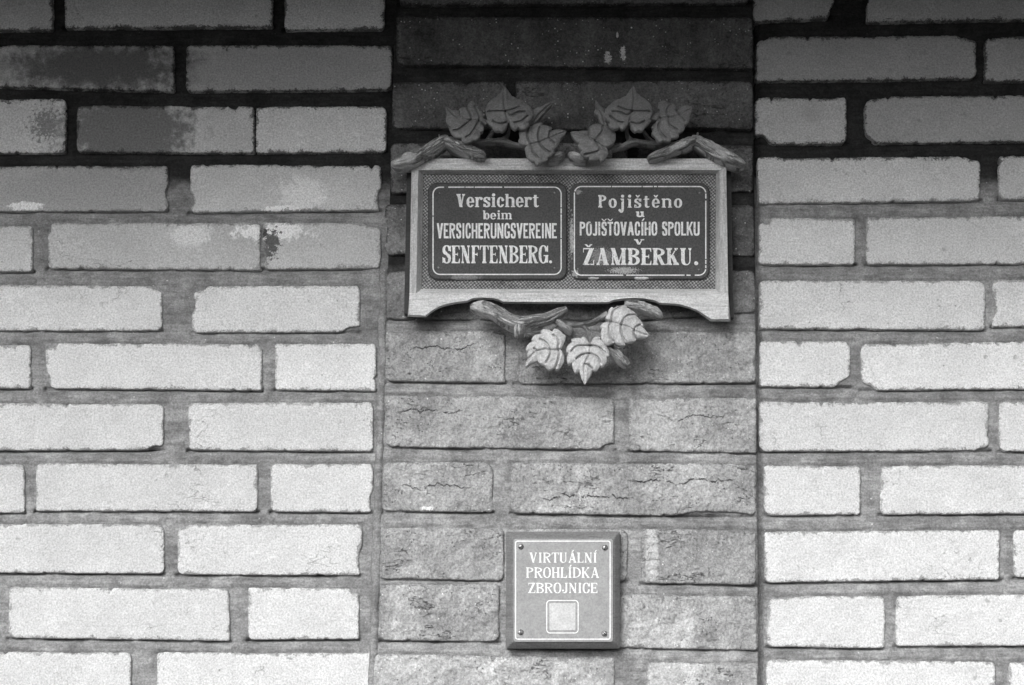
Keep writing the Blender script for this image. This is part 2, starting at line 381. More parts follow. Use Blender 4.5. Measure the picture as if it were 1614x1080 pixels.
# ------------------------------------------------------------------ bricks
def brick_mesh(c, depth, seed, rag=2.2, rad=7, rough=0.0006, edge=0.0011, back=0.035, chips=None):
    """c = x0,x1, top-left y, bottom-left y, top-right y, bottom-right y in photo pixels"""
    x0, x1, tl, bl, tr, br = c
    W = x1 - x0; H = (bl - tl + br - tr) / 2
    fine = x1 > -5 and x0 < 1620 and bl > -5 and tl < 1085
    nu = max(10, int(W / (2.0 if fine else 5))); nv = max(8, int(H / (2.6 if fine else 5)))
    def lin(n, L):
        a = np.linspace(0, 1, n); e1 = [0, 0.9 / L, 2.0 / L, 3.4 / L]
        a = a[(a > 4.5 / L) & (a < 1 - 4.5 / L)]
        return np.concatenate([e1, a, 1 - np.array(e1[::-1])])
    s_ = lin(nu, W); t_ = lin(nv, H)
    Sg, Tg = np.meshgrid(s_, t_)
    rr = random.Random(seed)
    rads = [rad * rr.uniform(0.35, 1.5) for _ in range(4)]
    xl = s_ * W; yl = t_ * H
    def chip(u, sd, amp):
        a = fbm(u / 60.0, sd * 3.7, sd, 3); b = vnoise(u / 7.0, sd * 1.3, sd + 5); c_ = vnoise(u / 3.0, 0.5, sd + 9); c2 = vnoise(u / 2.0, 0.9, sd + 19)
        rare = np.clip(vnoise(u / 9.0, 2.5, sd + 11) - .78, 0, 1) * 9
        return amp * (np.clip(a - 0.5, 0, 1) * 1.6 + b * 0.22 + c_ * 0.22 + c2 * 0.2 + rare * (0.4 + 0.6 * c_))
    def corner(u, L, ra, rb):
        z = np.zeros_like(u)
        m = u < ra; z[m] += ra - np.sqrt(np.maximum(ra ** 2 - (ra - u[m]) ** 2, 0))
        m = (L - u) < rb; z[m] += rb - np.sqrt(np.maximum(rb ** 2 - (rb - (L - u[m])) ** 2, 0))
        return z
    it = chip(xl, seed * 7 + 1, rag * 1.25) + corner(xl, W, rads[0], rads[1])
    ib = chip(xl, seed * 7 + 2, rag * 0.55) + corner(xl, W, rads[2], rads[3])
    il = chip(yl, seed * 7 + 3, rag * 0.9); ir = chip(yl, seed * 7 + 4, rag * 0.9)
    if chips:
        for side, pos, wd, dp in chips:
            if side == 't': it += dp * np.exp(-((xl - pos) / wd) ** 4)
            if side == 'b': ib += dp * np.exp(-((xl - pos) / wd) ** 4)
            if side == 'l': il += dp * np.exp(-((yl - pos) / wd) ** 4)
            if side == 'r': ir += dp * np.exp(-((yl - pos) / wd) ** 4)
    ytop = (tl + (tr - tl) * Sg) + it[None, :]; ybot = (bl + (br - bl) * Sg) - ib[None, :]
    PX = x0 + il[:, None] + (W - il[:, None] - ir[:, None]) * Sg
    PY = ytop + (ybot - ytop) * Tg
    dx = np.minimum(Sg * W, (1 - Sg) * W); dyy = np.minimum(Tg * H, (1 - Tg) * H); dd = np.minimum(dx, dyy)
    prof = edge * np.exp(-(dd / 1.1) ** 1.3)
    dt = Tg * H + 2.2 * (vnoise(PX / 6.0, seed * .7, seed + 41) - .5) + 1.6 * (vnoise(PX / 2.5, seed * .7, seed + 42) - .5)
    prof = prof + 0.0016 * np.exp(-(np.maximum(dt, 0) / 2.6) ** 2)
    rel = rough * (fbm(PX / 24, PY / 18, seed, 5) - 0.5) * 2.2 + rough * 0.6 * (vnoise(PX / 4, PY / 4, seed + 3) - 0.5)
    tiltx = rr.uniform(-1, 1) * rough * 0.9; tilty = rr.uniform(-1, 1) * rough * 0.7
    D = depth + rel - prof + tiltx * (Sg - 0.5) + tilty * (Tg - 0.5)
    V = at(PX, PY, D).reshape(-1, 3); ED = np.concatenate([dd.ravel(), [0.0]])
    nu2, nv2 = len(s_), len(t_)
    F = grid_faces(nu2, nv2)[:, ::-1]
    ring = np.concatenate([np.arange(nu2), nu2 * np.arange(1, nv2) + nu2 - 1, (nv2 - 1) * nu2 + np.arange(nu2 - 2, -1, -1), nu2 * np.arange(nv2 - 2, 0, -1)])
    B = V[ring].copy(); B[:, 1] += back
    off = len(V); n = len(ring); k = np.arange(n); k2 = (k + 1) % n
    F2 = np.stack([ring[k], ring[k2], off + k2, off + k], -1)
    V = np.concatenate([V, B])
    F = F.tolist() + F2.tolist() + [list(range(off + n - 1, off - 1, -1))]
    return V, F, np.concatenate([dd.ravel(), np.zeros(len(V) - dd.size)])

def q(x0, x1, tl, bl, tr=None, br=None): return (x0, x1, tl, bl, tl if tr is None else tr, bl if br is None else br)
T = 0.70
LEFT = [  # (corners, tone, chips)
 (q(-215, 84, -32, 50, -34, 48), .62, None), (q(101, 430, -34, 45, -34, 43), .66, None), (q(447, 607, -34, 48, -32, 47), .74, None),
 (q(-62, 275, 70, 136, 71, 145), .50, None), (q(292, 619, 71, 145, 70, 142), .38, None),
 (q(-225, 105, 157, 243, 155, 242), .66, None), (q(120, 401, 165, 241, 167, 242), .60, None), (q(402.5, 610, 167, 242, 167, 240), .74, None),
 (q(-62, 267, 261, 334, 260, 334), .48, [('r', 50, 14, 4)]), (q(299, 602, 258, 336, 260, 332), .66, [('l', 60, 14, 6), ('r', 60, 20, 6)]),
 (q(-210, 53, 356, 430, 355, 429), .62, None), (q(75, 412, 350, 424, 350, 427), .56, [('l', 5, 12, 5)]), (q(412.8, 601, 350, 425, 351, 424), .58, [('l', 60, 14, 6), ('t', 178, 14, 6)]),
 (q(-62, 257, 448, 522, 450, 522), .70, [('t', 316, 12, 7)]), (q(302, 568, 450, 525, 449, 524), .74, [('t', 3, 14, 7), ('b', 262, 22, 8), ('l', 18, 18, 5)]),
 (q(-212, 50, 540, 612, 542, 613), .68, None), (q(71, 414, 539, 613, 542, 616), .70, [('t', 6, 12, 9), ('l', 65, 16, 6)]), (q(433, 594, 541, 615, 541, 617), .76, None),
 (q(-92, 259, 634, 711, 636, 710), .72, [('b', 345, 18, 6)]), (q(296, 589, 634, 710, 633, 712), .77, None),
 (q(-270, 40, 731, 808, 731, 809), .72, None), (q(56, 407, 729, 806, 731, 807), .74, None), (q(426, 589, 730, 807, 730, 808), .80, [('r', 60, 20, 5)]),
 (q(-92, 260, 823, 903, 826, 905), .75, None), (q(279, 572, 826, 906, 825, 908), .79, [('r', 60, 26, 6), ('t', 4, 12, 6)]),
 (q(-300, -8, 925, 1005, 924, 1006), .76, None), (q(13, 363, 924, 1006, 927, 1011), .76, None), (q(390, 567, 925, 1009, 926, 1008), .80, [('t', 172, 10, 7)]),
 (q(-125, 208, 1026, 1108, 1027, 1108), .77, None), (q(246, 592, 1027, 1108, 1028, 1110), .82, None)]
RIGHT = [
 (q(1184, 1317, -38, 35, -40, 30), .44, [('r', 70, 18, 8)]), (q(1364, 1705, -40, 36, -44, 30), .46, [('l', 20, 20, 5)]),
 (q(1191, 1540, 57, 129, 55, 125), .33, [('t', 5, 14, 6), ('t', 345, 18, 6)]), (q(1551, 1890, 57, 130, 55, 127), .36, None),
 (q(1188, 1336, 152, 228, 152, 228), .54, [('b', 6, 16, 14)]), (q(1362, 1700, 151, 227, 149, 223), .36, [('t', 14, 20, 4), ('b', 3, 12, 8)]),
 (q(1193, 1546, 247, 322, 246, 317), .66, [('t', 348, 16, 6)]), (q(1573, 1910, 245, 316, 243, 312), .60, None),
 (q(1194, 1349, 342, 418, 343, 418), .72, [('t', 4, 12, 7)]), (q(1364, 1710, 341, 418, 339, 416), .66, None),
 (q(1196, 1554, 441, 519, 441, 521), .72, None), (q(1563, 1900, 440, 516, 437, 514), .74, [('l', 40, 20, 6)]),
 (q(1196, 1341, 536, 610, 537, 611), .76, [('b', 143, 18, 12)]), (q(1356, 1710, 541, 616, 536, 613), .78, [('b', 6, 14, 8)]),
 (q(1195, 1560, 632, 712, 632, 711), .78, [('b', 360, 14, 4)]), (q(1573, 1910, 632, 712, 632, 712), .80, None),
 (q(1203, 1358, 733, 813, 733, 812), .84, None), (q(1386, 1730, 733, 812, 732, 810), .82, [('l', 20, 30, 2)]),
 (q(1204, 1577, 837, 919, 834, 914), .84, None), (q(1596, 1930, 834, 911, 832, 908), .84, None),
 (q(1208, 1396, 938, 1020, 939, 1023), .82, [('t', 20, 26, 4)]), (q(1411, 1760, 937, 1019, 935, 1018), .83, None),
 (q(1206, 1570, 1038, 1122, 1042, 1124), .85, None), (q(1588, 1930, 1042, 1122, 1040, 1120), .85, None)]
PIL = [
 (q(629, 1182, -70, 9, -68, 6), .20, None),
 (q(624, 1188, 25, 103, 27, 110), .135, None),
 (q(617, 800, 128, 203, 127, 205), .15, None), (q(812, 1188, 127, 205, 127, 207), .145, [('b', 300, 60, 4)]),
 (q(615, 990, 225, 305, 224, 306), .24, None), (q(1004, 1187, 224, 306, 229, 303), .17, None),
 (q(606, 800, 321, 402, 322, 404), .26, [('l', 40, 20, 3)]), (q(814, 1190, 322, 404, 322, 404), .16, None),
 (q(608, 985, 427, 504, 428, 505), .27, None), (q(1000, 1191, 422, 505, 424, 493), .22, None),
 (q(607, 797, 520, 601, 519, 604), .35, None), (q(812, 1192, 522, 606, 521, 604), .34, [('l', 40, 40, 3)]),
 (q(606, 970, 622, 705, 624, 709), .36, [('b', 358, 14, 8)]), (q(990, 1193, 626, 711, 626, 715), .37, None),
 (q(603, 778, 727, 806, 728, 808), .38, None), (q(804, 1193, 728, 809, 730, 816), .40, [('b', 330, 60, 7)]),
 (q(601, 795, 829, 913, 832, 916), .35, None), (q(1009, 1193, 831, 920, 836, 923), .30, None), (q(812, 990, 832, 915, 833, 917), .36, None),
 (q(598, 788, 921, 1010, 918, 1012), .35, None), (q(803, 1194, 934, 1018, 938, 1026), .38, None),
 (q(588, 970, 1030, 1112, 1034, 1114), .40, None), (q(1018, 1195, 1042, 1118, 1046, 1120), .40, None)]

# generic bricks carrying the wall on beyond the picture
def extend(lst, x_far, side, rows, rnd):
    out = []
    for (yt, yb, off) in rows:
        x = off
        while (x < x_far) if side > 0 else (x > x_far):
            L = rnd.uniform(325, 345)
            a, b = (x, x + L) if side > 0 else (x - L, x)
            out.append((q(a, b, yt + rnd.uniform(-1, 1), yb + rnd.uniform(-1, 1)), rnd.uniform(.68, .8) if yt > 400 else rnd.uniform(.5, .68), None))
            x += side * (L + 16)
    return out
rnd = random.Random(5)
def rows_of(lst, side):
    rows = {}
    for c, t, _ in lst:
        key = round((c[2] + 40) / 96)
        a, b = (c[1], c) if side > 0 else (c[0], c)
        if key not in rows or (side > 0 and a > rows[key][0]) or (side < 0 and a < rows[key][0]): rows[key] = (a, c)
    return [((c[4] if side > 0 else c[2]), (c[5] if side > 0 else c[3]), a + side * 16) for a, c in rows.values()]
LX = extend(LEFT, -520, -1, rows_of(LEFT, -1), rnd)
RX = extend(RIGHT, 2150, 1, rows_of(RIGHT, 1), rnd)
for k in range(4):      # courses below the picture
    y = 1128 + k * 100
    xs = 590 + (-170 if k % 2 else 0)
    LX.append((q(430, 590, y, y + 82), .76, None)) if k % 2 else None
    x = 412 if k % 2 else 590
    while x > -520: LX.append((q(x - 344, x, y, y + 82), rnd.uniform(.7, .8), None)); x -= 362
    if k % 2: RX.append((q(1210, 1385, y + 12, y + 94), .8, None)); x = 1403
    else: x = 1210
    while x < 2150: RX.append((q(x, x + 346, y + 12, y + 94), rnd.uniform(.72, .82), None)); x += 364
    yp = 1134 + k * 103
    sp = 790 if k % 2 else 985
    PIL.append((q(598, sp, yp, yp + 86), .37, None)); PIL.append((q(sp + 14, 1196, yp + 4, yp + 90), .37, None))
for k in range(2):      # courses above the picture up to the eave
    y = -128 - k * 94
    x = 440 if k % 2 else 608
    if k % 2: LX.append((q(456, 608, y, y + 78), .6, None))
    while x > -520: LX.append((q(x - 324, x, y, y + 78), rnd.uniform(.5, .64), None)); x -= 340
    x = 1180 if not k % 2 else 1330
    if k % 2: RX.append((q(1182, 1316, y - 6, y + 72), .55, None))
    while x < 2150: RX.append((q(x, x + 330, y - 6, y + 72), rnd.uniform(.48, .6), None)); x += 346
    PIL.append((q(630, 1000 - k * 190, -164 - k * 98, -84 - k * 98), .18, None)); PIL.append((q(1014 - k * 190, 1182, -164 - k * 98, -84 - k * 98), .18, None))

base_z = 0.0
lw = thing("brick_wall", "pale smooth brick wall with wide joints, left of the dark rough pilaster", "wall", (-0.9, 0, base_z))
rw = thing("brick_wall", "pale smooth brick wall with wide joints, right of the dark rough pilaster", "wall", (0.95, 0, base_z))
pw = thing("brick_pilaster", "rough dark brick pilaster carrying the carved double sign and square plaque", "pilaster", (0.08, 0, base_z))

PD = 0.012
sd = 0
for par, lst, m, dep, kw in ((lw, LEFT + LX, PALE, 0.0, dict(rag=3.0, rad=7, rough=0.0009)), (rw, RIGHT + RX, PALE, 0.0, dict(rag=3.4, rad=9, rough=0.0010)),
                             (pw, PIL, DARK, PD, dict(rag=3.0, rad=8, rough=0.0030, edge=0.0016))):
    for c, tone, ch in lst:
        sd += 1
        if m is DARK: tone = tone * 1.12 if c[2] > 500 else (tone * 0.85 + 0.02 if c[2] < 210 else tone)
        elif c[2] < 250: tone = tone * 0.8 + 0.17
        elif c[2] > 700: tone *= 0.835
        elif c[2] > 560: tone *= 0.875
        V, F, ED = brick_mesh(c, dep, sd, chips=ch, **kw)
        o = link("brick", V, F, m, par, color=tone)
        o.data.attributes.new('edge', 'FLOAT', 'POINT').data.foreach_set('value', ED.astype(np.float32))

# ------------------------------------------------------------------ mortar beds
def mortar(par, lst, xa, xb, ya, yb, m, face, rec0, rec1, seed, step=2.9, xr=None, ytop=120, ylow=400, gr=None):
    xs = np.arange(xa, xb + step, step); ys = np.arange(ya, yb + step, step)
    X, Y = np.meshgrid(xs, ys)
    if xr is not None: U = (X - xa) / (xb - xa); X = (xr[0] + xr[1] * Y) * (1 - U) + (xr[2] + xr[3] * Y) * U
    below = np.full(X.shape, 99.0); near = np.full(X.shape, 99.0); up_ = np.full(X.shape, 30.0); dn_ = np.full(X.shape, 30.0)
    for c, _, _ in lst:
        u = np.clip((X - c[0]) / (c[1] - c[0]), 0, 1)
        top = c[2] + (c[4] - c[2]) * u; bot = c[3] + (c[5] - c[3]) * u
        dx = np.maximum(np.maximum(c[0] - X, X - c[1]), 0)
        dy = np.maximum(np.maximum(top - Y, Y - bot), 0)
        near = np.minimum(near, np.hypot(dx, dy))
        a_ = np.where((Y >= bot) & (dx < 3), Y - bot, 30.0); up_ = np.minimum(up_, a_); a_ = np.where((Y <= top) & (dx < 3), top - Y, 30.0); dn_ = np.minimum(dn_, a_)
        b = np.where((Y > bot - 5) & (dx < 2), np.abs(Y - bot), 99.0); below = np.minimum(below, b)
    k = np.clip((Y - ytop) / (ylow - ytop), 0, 1); k = k * k * (3 - 2 * k)
    rec = rec0 + (rec1 - rec0) * k
    h = -rec + 0.0016 * (fbm(X / 40, Y / 14, seed, 4) - 0.5) * 2 + 0.0011 * (vnoise(X / 6, Y / 6, seed + 4) - 0.5)
    h += 0.0010 * np.clip(near / 6, 0, 1)                               # slightly raised middle of the joint
    frac = np.clip(up_ / (up_ + dn_ + 1e-6), 0, 1)
    hz_ = (up_ < 29) & (dn_ < 29)
    h += np.where(hz_, (frac - 0.55) * 0.0052 * k + 0.0008 * np.sin(frac * math.pi) * k, 0)
    if gr is not None: h -= gr[2] * np.exp(-((X - gr[0] - gr[3] * Y) / gr[1]) ** 2)
    crackn = np.clip(fbm(X / 30, Y / 60, seed + 9, 3) * 2.6 - 0.7, 0, 1)
    h -= 0.012 * np.exp(-(below / 2.2) ** 2) * crackn
    D = face + h
    V = at(X, Y, D).reshape(-1, 3)
    nu, nv = len(xs), len(ys)
    F = grid_faces(nu, nv)[:, ::-1]
    ring = np.concatenate([np.arange(nu), nu * np.arange(1, nv) + nu - 1, (nv - 1) * nu + np.arange(nu - 2, -1, -1), nu * np.arange(nv - 2, 0, -1)])
    B = V[ring].copy(); B[:, 1] = 0.06
    off = len(V); n = len(ring); kk = np.arange(n); k2 = (kk + 1) % n
    F2 = np.stack([ring[kk], ring[k2], off + k2, off + kk], -1)
    F = F.tolist() + F2.tolist()
    return link("mortar", np.concatenate([V, B]), F, m, par)
mortar(lw, LEFT + LX, -540, 628, -235, 1530, MORT, 0.0, 0.010, 0.0036, 11)
mortar(rw, RIGHT + RX, 1190, 2170, -235, 1530, MORT, 0.0, 0.010, 0.0036, 12, gr=(1191, 3.6, .009, .008))
mortar(pw, PIL, 596, 1196, -262, 1545, PMORT, PD, 0.009, 0.0034, 13, xr=(623, -.027, 1186, .0085))
# plastered base under the brickwork down to the ground
PLINTH = m_plain("plinth_render", 0.3, 0.9)
zb = float(at(807, 1520)[2])
for par, x0, x1, y0 in ((lw, at(-540, 1500)[0], -0.215, 0.0), (rw, 0.335, at(2170, 1500)[0], 0.0), (pw, -0.2145, 0.3345, -PD)):
    v, f = box(float(x0), float(x1), y0 - 0.02, 0.058, 0.0, zb + 0.02)
    link("plinth", v, f, PLINTH, par, smooth=False)

# vertical mortar beads in the corners between pilaster and walls
def sweep(path, ns=14, squash=1.0, groove=0.0, seed=0, cap=True, sub=4, wob=0.0, box_e=1.0, deep=1.0):
    """path: (px,py,r_px,depth,depth_radius_m)"""
    P = np.array(path, float); n = len(P)
    t = np.linspace(0, n - 1, (n - 1) * sub + 1); i = np.clip(t.astype(int), 0, n - 2); fr = (t - i)[:, None]
    p0 = P[np.maximum(i - 1, 0)]; p1 = P[i]; p2 = P[i + 1]; p3 = P[np.minimum(i + 2, n - 1)]
    Q = 0.5 * ((2 * p1) + (-p0 + p2) * fr + (2 * p0 - 5 * p1 + 4 * p2 - p3) * fr ** 2 + (-p0 + 3 * p1 - 3 * p2 + p3) * fr ** 3)
    Q[:, 2] = np.maximum(Q[:, 2], 0.5)
    C = at(Q[:, 0], Q[:, 1], Q[:, 3])
    tg = np.gradient(C, axis=0); tg[:, 1] = 0; tg /= np.maximum(np.linalg.norm(tg, axis=1)[:, None], 1e-9)
    nr = np.stack([-tg[:, 2], 0 * tg[:, 0], tg[:, 0]], -1)
    th = np.linspace(0, 2 * math.pi, ns, endpoint=False)
    rm = Q[:, 2] * 0.000866
    L = len(Q)
    R_ = np.ones((L, ns))
    if groove > 0:
        u = np.arange(L)[:, None]
        R_ += groove * (vnoise(u / 9.0 + 0 * th[None, :], th[None, :] * 2.9 + 0.35 * np.sin(u / 5.0), seed) - 0.55) * 2
        R_ -= groove * 1.0 * np.clip(np.sin(th[None, :] * 9 + 1.6 * vnoise(u / 7.0, u * 0, seed + 7) * 3 + seed) * 3 - 1.7, 0, 1) * (vnoise(u / 6.0, th[None, :] * 3, seed + 8) > .35)
    if wob > 0: R_ += wob * (vnoise(np.arange(L)[:, None] / 2.5, th[None, :] * 1.4, seed + 2) - 0.5) * 2
    bx = lambda a: np.sign(a) * np.abs(a) ** box_e
    co = bx(np.cos(th))[None, :, None]; si = bx(np.sin(th))
    si = np.where(si < 0, si * deep, si)[None, :, None]
    V = C[:, None, :] + nr[:, None, :] * (rm[:, None, None] * R_[:, :, None] * co) + np.array([0, -1.0, 0])[None, None, :] * (Q[:, 4][:, None, None] * R_[:, :, None] * si)
    V = V.reshape(-1, 3)
    a = np.arange(L - 1)[:, None] * ns; j = np.arange(ns)[None, :]; j2 = (j + 1) % ns
    F = np.stack([a + j, a + j2, a + ns + j2, a + ns + j], -1).reshape(-1, 4).tolist()
    F.append(list(range(ns))[::-1]); F.append(list(range((L - 1) * ns, L * ns)))
    return V, F
rr = random.Random(3)
pth = [(623 - .027 * y - 5 + rr.uniform(-1.2, 1.2) , y, 7.5 + rr.uniform(-1, 1), 0.0030, 0.0080) for y in range(425, 1560, 28)]
V, F = sweep(pth, 12, wob=0.15, seed=3); link("corner_bead", V, F, MORT, lw)

# ------------------------------------------------------------------ lettering: glyphs rasterised from strokes, then built as flat print
def rect(X, Y, x0, y0, x1, y1): return (X >= x0) & (X <= x1) & (Y >= y0) & (Y <= y1)
def dia(X, Y, xa, ya, xb, yb, wd):
    t = (Y - ya) / (yb - ya); xc = xa + (xb - xa) * t
    return (t >= 0) & (t <= 1) & (np.abs(X - xc) <= wd / 2)
def ell(X, Y, cx, cy, rx, ry, n=2.3): return (np.abs((X - cx) / rx) ** n + np.abs((Y - cy) / ry) ** n) <= 1
def ring_(X, Y, cx, cy, rx, ry, wx, wy, n=2.3): return ell(X, Y, cx, cy, rx, ry, n) & ~ell(X, Y, cx, cy, max(rx - wx, 1e-3), max(ry - wy, 1e-3), n)
def disc(X, Y, cx, cy, r): return (X - cx) ** 2 + (Y - cy) ** 2 <= r * r
ACC = {'Á': ('A', 'a'), 'Í': ('I', 'a'), 'Š': ('S', 'c'), 'Ť': ('T', 'c'), 'Ž': ('Z', 'c'), 'š': ('s', 'c'), 'ě': ('e', 'c')}
def cap(ch, X, Y, W, s, t, sf, sh, sw, n=2.4):
    """capital of height 1 and width W; s stem, t thin stroke, sf serifs on, sh serif height, sw serif overhang"""
    M = np.zeros(X.shape, bool)
    acc = None
    if ch in ACC: ch, acc = ACC[ch]
    def ser(x, y, wd=None):           # serif across a stem centred x at y=0 or 1
        nonlocal M
        if not sf: return
        hw = (wd or s) / 2 + sw
        if y == 0:
            M |= rect(X, Y, x - hw, 0, x + hw, sh); M |= (Y >= sh) & (Y < sh * 2.2) & (np.abs(X - x) < (wd or s) / 2 + sw * (1 - (Y - sh) / (sh * 1.2)) ** 2)
        else:
            M |= rect(X, Y, x - hw, 1 - sh, x + hw, 1); M |= (Y <= 1 - sh) & (Y > 1 - sh * 2.2) & (np.abs(X - x) < (wd or s) / 2 + sw * (1 - (1 - sh - Y) / (sh * 1.2)) ** 2)
    e = sw if sf else 0
    a = s / 2 + e; b = W - s / 2 - e; mid = W / 2
    def stem(x, wd=None, y0=0, y1=1):
        nonlocal M; wd = wd or s
        M |= rect(X, Y, x - wd / 2, y0, x + wd / 2, y1)
        if y0 == 0: ser(x, 0, wd)
        if y1 == 1: ser(x, 1, wd)
    def hook(x0, x1, y, up):           # arm with a beak serif at its end
        nonlocal M
        yy0, yy1 = (y, y + t) if not up else (y - t, y)
        M |= rect(X, Y, x0, yy0, x1, yy1)
        if sf:
            if up: M |= (X <= x1) & (X >= x1 - t * 1.5) & (Y <= y) & (Y >= y - 0.24) & ((x1 - X) < t * 1.5 * (1 - (y - Y) / 0.26) + t * .3)
            else: M |= (X <= x1) & (X >= x1 - t * 1.5) & (Y >= y) & (Y <= y + 0.26) & ((x1 - X) < t * 1.5 * (1 - (Y - y) / 0.28) + t * .3)
    if ch == 'I': stem(mid)
    elif ch == 'H': stem(a); stem(b); M |= rect(X, Y, a, 0.5 - t / 2, b, 0.5 + t / 2)
    elif ch == 'E' or ch == 'F':
        stem(a); hook(a, W - .01, 1, True); M |= rect(X, Y, a, 0.5 - t / 2, W * 0.78, 0.5 + t / 2)
        if sf: M |= rect(X, Y, W * .78 - t * .6, .5 - t * 1.5, W * .78, .5 + t * 1.5)
        if ch == 'E': hook(a, W, 0, False)
    elif ch == 'L': stem(a); hook(a, W, 0, False)
    elif ch == 'T':
        stem(mid, y1=1 - t / 2); M |= rect(X, Y, 0, 1 - t, W, 1)
        if sf:
            M |= (Y > .74) & (Y < 1) & (X < t * 1.3 * (1 - (1 - Y) / .28) + t * .3) & (X >= 0)
            M |= (Y > .74) & (Y < 1) & (W - X < t * 1.3 * (1 - (1 - Y) / .28) + t * .3) & (X <= W)
    elif ch in 'PRB':
        stem(a); hb = 0.54 if ch != 'B' else 0.52
        rx = W - e * (0.2 if ch == 'P' else .6) - a
        cy = (1 + hb) / 2 - t * .2; ry = 1 - cy
        M |= ring_(X, Y, a, cy, rx, ry, s * .95, t, n) & (X >= a)
        if ch == 'R':
            M |= dia(X, Y, W - s * .62, 0, a + rx * .35, hb, s)
            if sf: M |= rect(X, Y, W - s * 1.1, 0, W + sw * .5, sh)
        if ch == 'B': cy2 = hb / 2 + t * .1; M |= ring_(X, Y, a, cy2, W - a, cy2 + t * .35, s * .98, t, n) & (X >= a) & (Y >= 0)
        if ch == 'B': M &= Y >= 0
    elif ch == 'D': stem(a); M |= ring_(X, Y, a, .5, W - a, .5, s, t, n) & (X >= a)
    elif ch == 'O': M |= ring_(X, Y, mid, .5, mid, .515, s, t, n)
    elif ch in 'CG':
        rg = ring_(X, Y, mid, .5, mid, .515, s, t, n)
        cut = (X > mid) & (Y > (.36 if ch == 'C' else .40)) & (Y < .66) 
        M |= rg & ~cut
        if sf: M |= rect(X, Y, W - t * .9, .64, W, .99)
        if ch == 'G':
            M |= rect(X, Y, W - s, 0.04, W, .46); M |= rect(X, Y, mid + s * .1, .46 - t, W + (sw * .4 if sf else 0), .46)
    elif ch == 'S':
        top = ring_(X, Y, mid, .74, mid, .275, s, t, n) & ~((X > mid) & (Y < .70))
        bot = ring_(X, Y, mid, .27, mid, .285, s, t, n) & ~((X < mid) & (Y > .30))
        spine = dia(X, Y, W - s * .55, .30, s * .55, .72, s * 1.15) & (Y > .28) & (Y < .74) & (X > 0) & (X < W)
        M |= top | bot | spine
        if sf: M |= rect(X, Y, W - t * .8, .66, W, .98) | rect(X, Y, 0, .02, t * .8, .34)
    elif ch == 'U':
        cyy = .32; M |= rect(X, Y, a - s / 2, cyy, a + s / 2, 1) | rect(X, Y, b - (t if sf else s) / 2 - 0, cyy, b + (t if sf else s) / 2, 1)
        ser(a, 1); ser(b, 1, t if sf else s)
        x0 = a - s / 2; x1 = b + (t if sf else s) / 2
        o = ell(X, Y, (x0 + x1) / 2, cyy, (x1 - x0) / 2, cyy + .015, n)
        xi0 = x0 + s; xi1 = x1 - (t if sf else s)
        i_ = ell(X, Y, (xi0 + xi1) / 2, cyy, (xi1 - xi0) / 2, cyy + .015 - (t if sf else t * 1.1), n)
        M |= o & ~i_ & (Y <= cyy)
    elif ch == 'J':
        x = b; cyy = .25; M |= rect(X, Y, x - s / 2, cyy, x + s / 2, 1); ser(x, 1)
        o = ell(X, Y, (x + s / 2) / 2, cyy, (x + s / 2) / 2, cyy + .015, n); i_ = ell(X, Y, (x - s / 2) / 2, cyy, max((x - s / 2) / 2, .01), cyy - t, n)
        M |= o & ~i_ & (Y <= cyy)
        if sf: M |= disc(X, Y, s * .55, .26, s * .55)
    elif ch == 'N':
        tw = t * 1.05 if sf else s * .95
        M |= rect(X, Y, a - tw / 2, 0, a + tw / 2, 1) | rect(X, Y, b - tw / 2, 0, b + tw / 2, 1); ser(a, 0, tw); ser(b, 1, tw)
        if sf: M |= rect(X, Y, 0, 1 - sh, a + .02, 1)
        M |= dia(X, Y, b, 0, a, 1, s * 1.15)
    elif ch == 'M':
        tw = t * 1.05 if sf else s
        M |= rect(X, Y, a - tw / 2, 0, a + tw / 2, 1); M |= rect(X, Y, b - s / 2, 0, b + s / 2, 1); ser(a, 0, tw); ser(b, 0); ser(b, 1); ser(a, 1, tw)
        M |= dia(X, Y, mid, 0, a, 1, s * 1.1) | dia(X, Y, mid, 0, b, 1, t)
    elif ch == 'V':
        M |= dia(X, Y, mid, 0, a, 1, s * 1.12) | dia(X, Y, mid, 0, b, 1, t if sf else s * 1.12); ser(a, 1); ser(b, 1, t)
    elif ch == 'A':
        M |= dia(X, Y, a, 0, mid, 1, t if sf else s * 1.12) | dia(X, Y, b, 0, mid, 1, s * 1.12); ser(a, 0, t); ser(b, 0)
        M |= rect(X, Y, a + (mid - a) * .28, .26, b - (b - mid) * .28, .26 + t)
    elif ch == 'K':
        stem(a); M |= dia(X, Y, a + s * .3, .38, b + s * .1, 1, t if sf else s) | dia(X, Y, b + s * .1, 0, a + s * .75, .60, s * 1.05)
        ser(b, 0); ser(b, 1, t)
    elif ch == 'Z':
        M |= rect(X, Y, .02, 1 - t, W - .01, 1) | rect(X, Y, 0, 0, W, t) | (dia(X, Y, s * .62, 0, W - s * .62, 1, s * 1.2))
        if sf: M |= rect(X, Y, 0.02, .74, t * .8, 1) | rect(X, Y, W - t * .8, 0, W, .28)
    elif ch == '.': M |= disc(X, Y, W / 2, s * .5, s * .55)
    if acc == 'a': M |= dia(X, Y, mid + .0, 1.06, mid + .12, 1.24, s * .75)
    if acc == 'c':
        M |= dia(X, Y, mid, 1.05, mid - .17, 1.22, s * .62) | dia(X, Y, mid, 1.05, mid + .17, 1.22, s * .62)
    return M
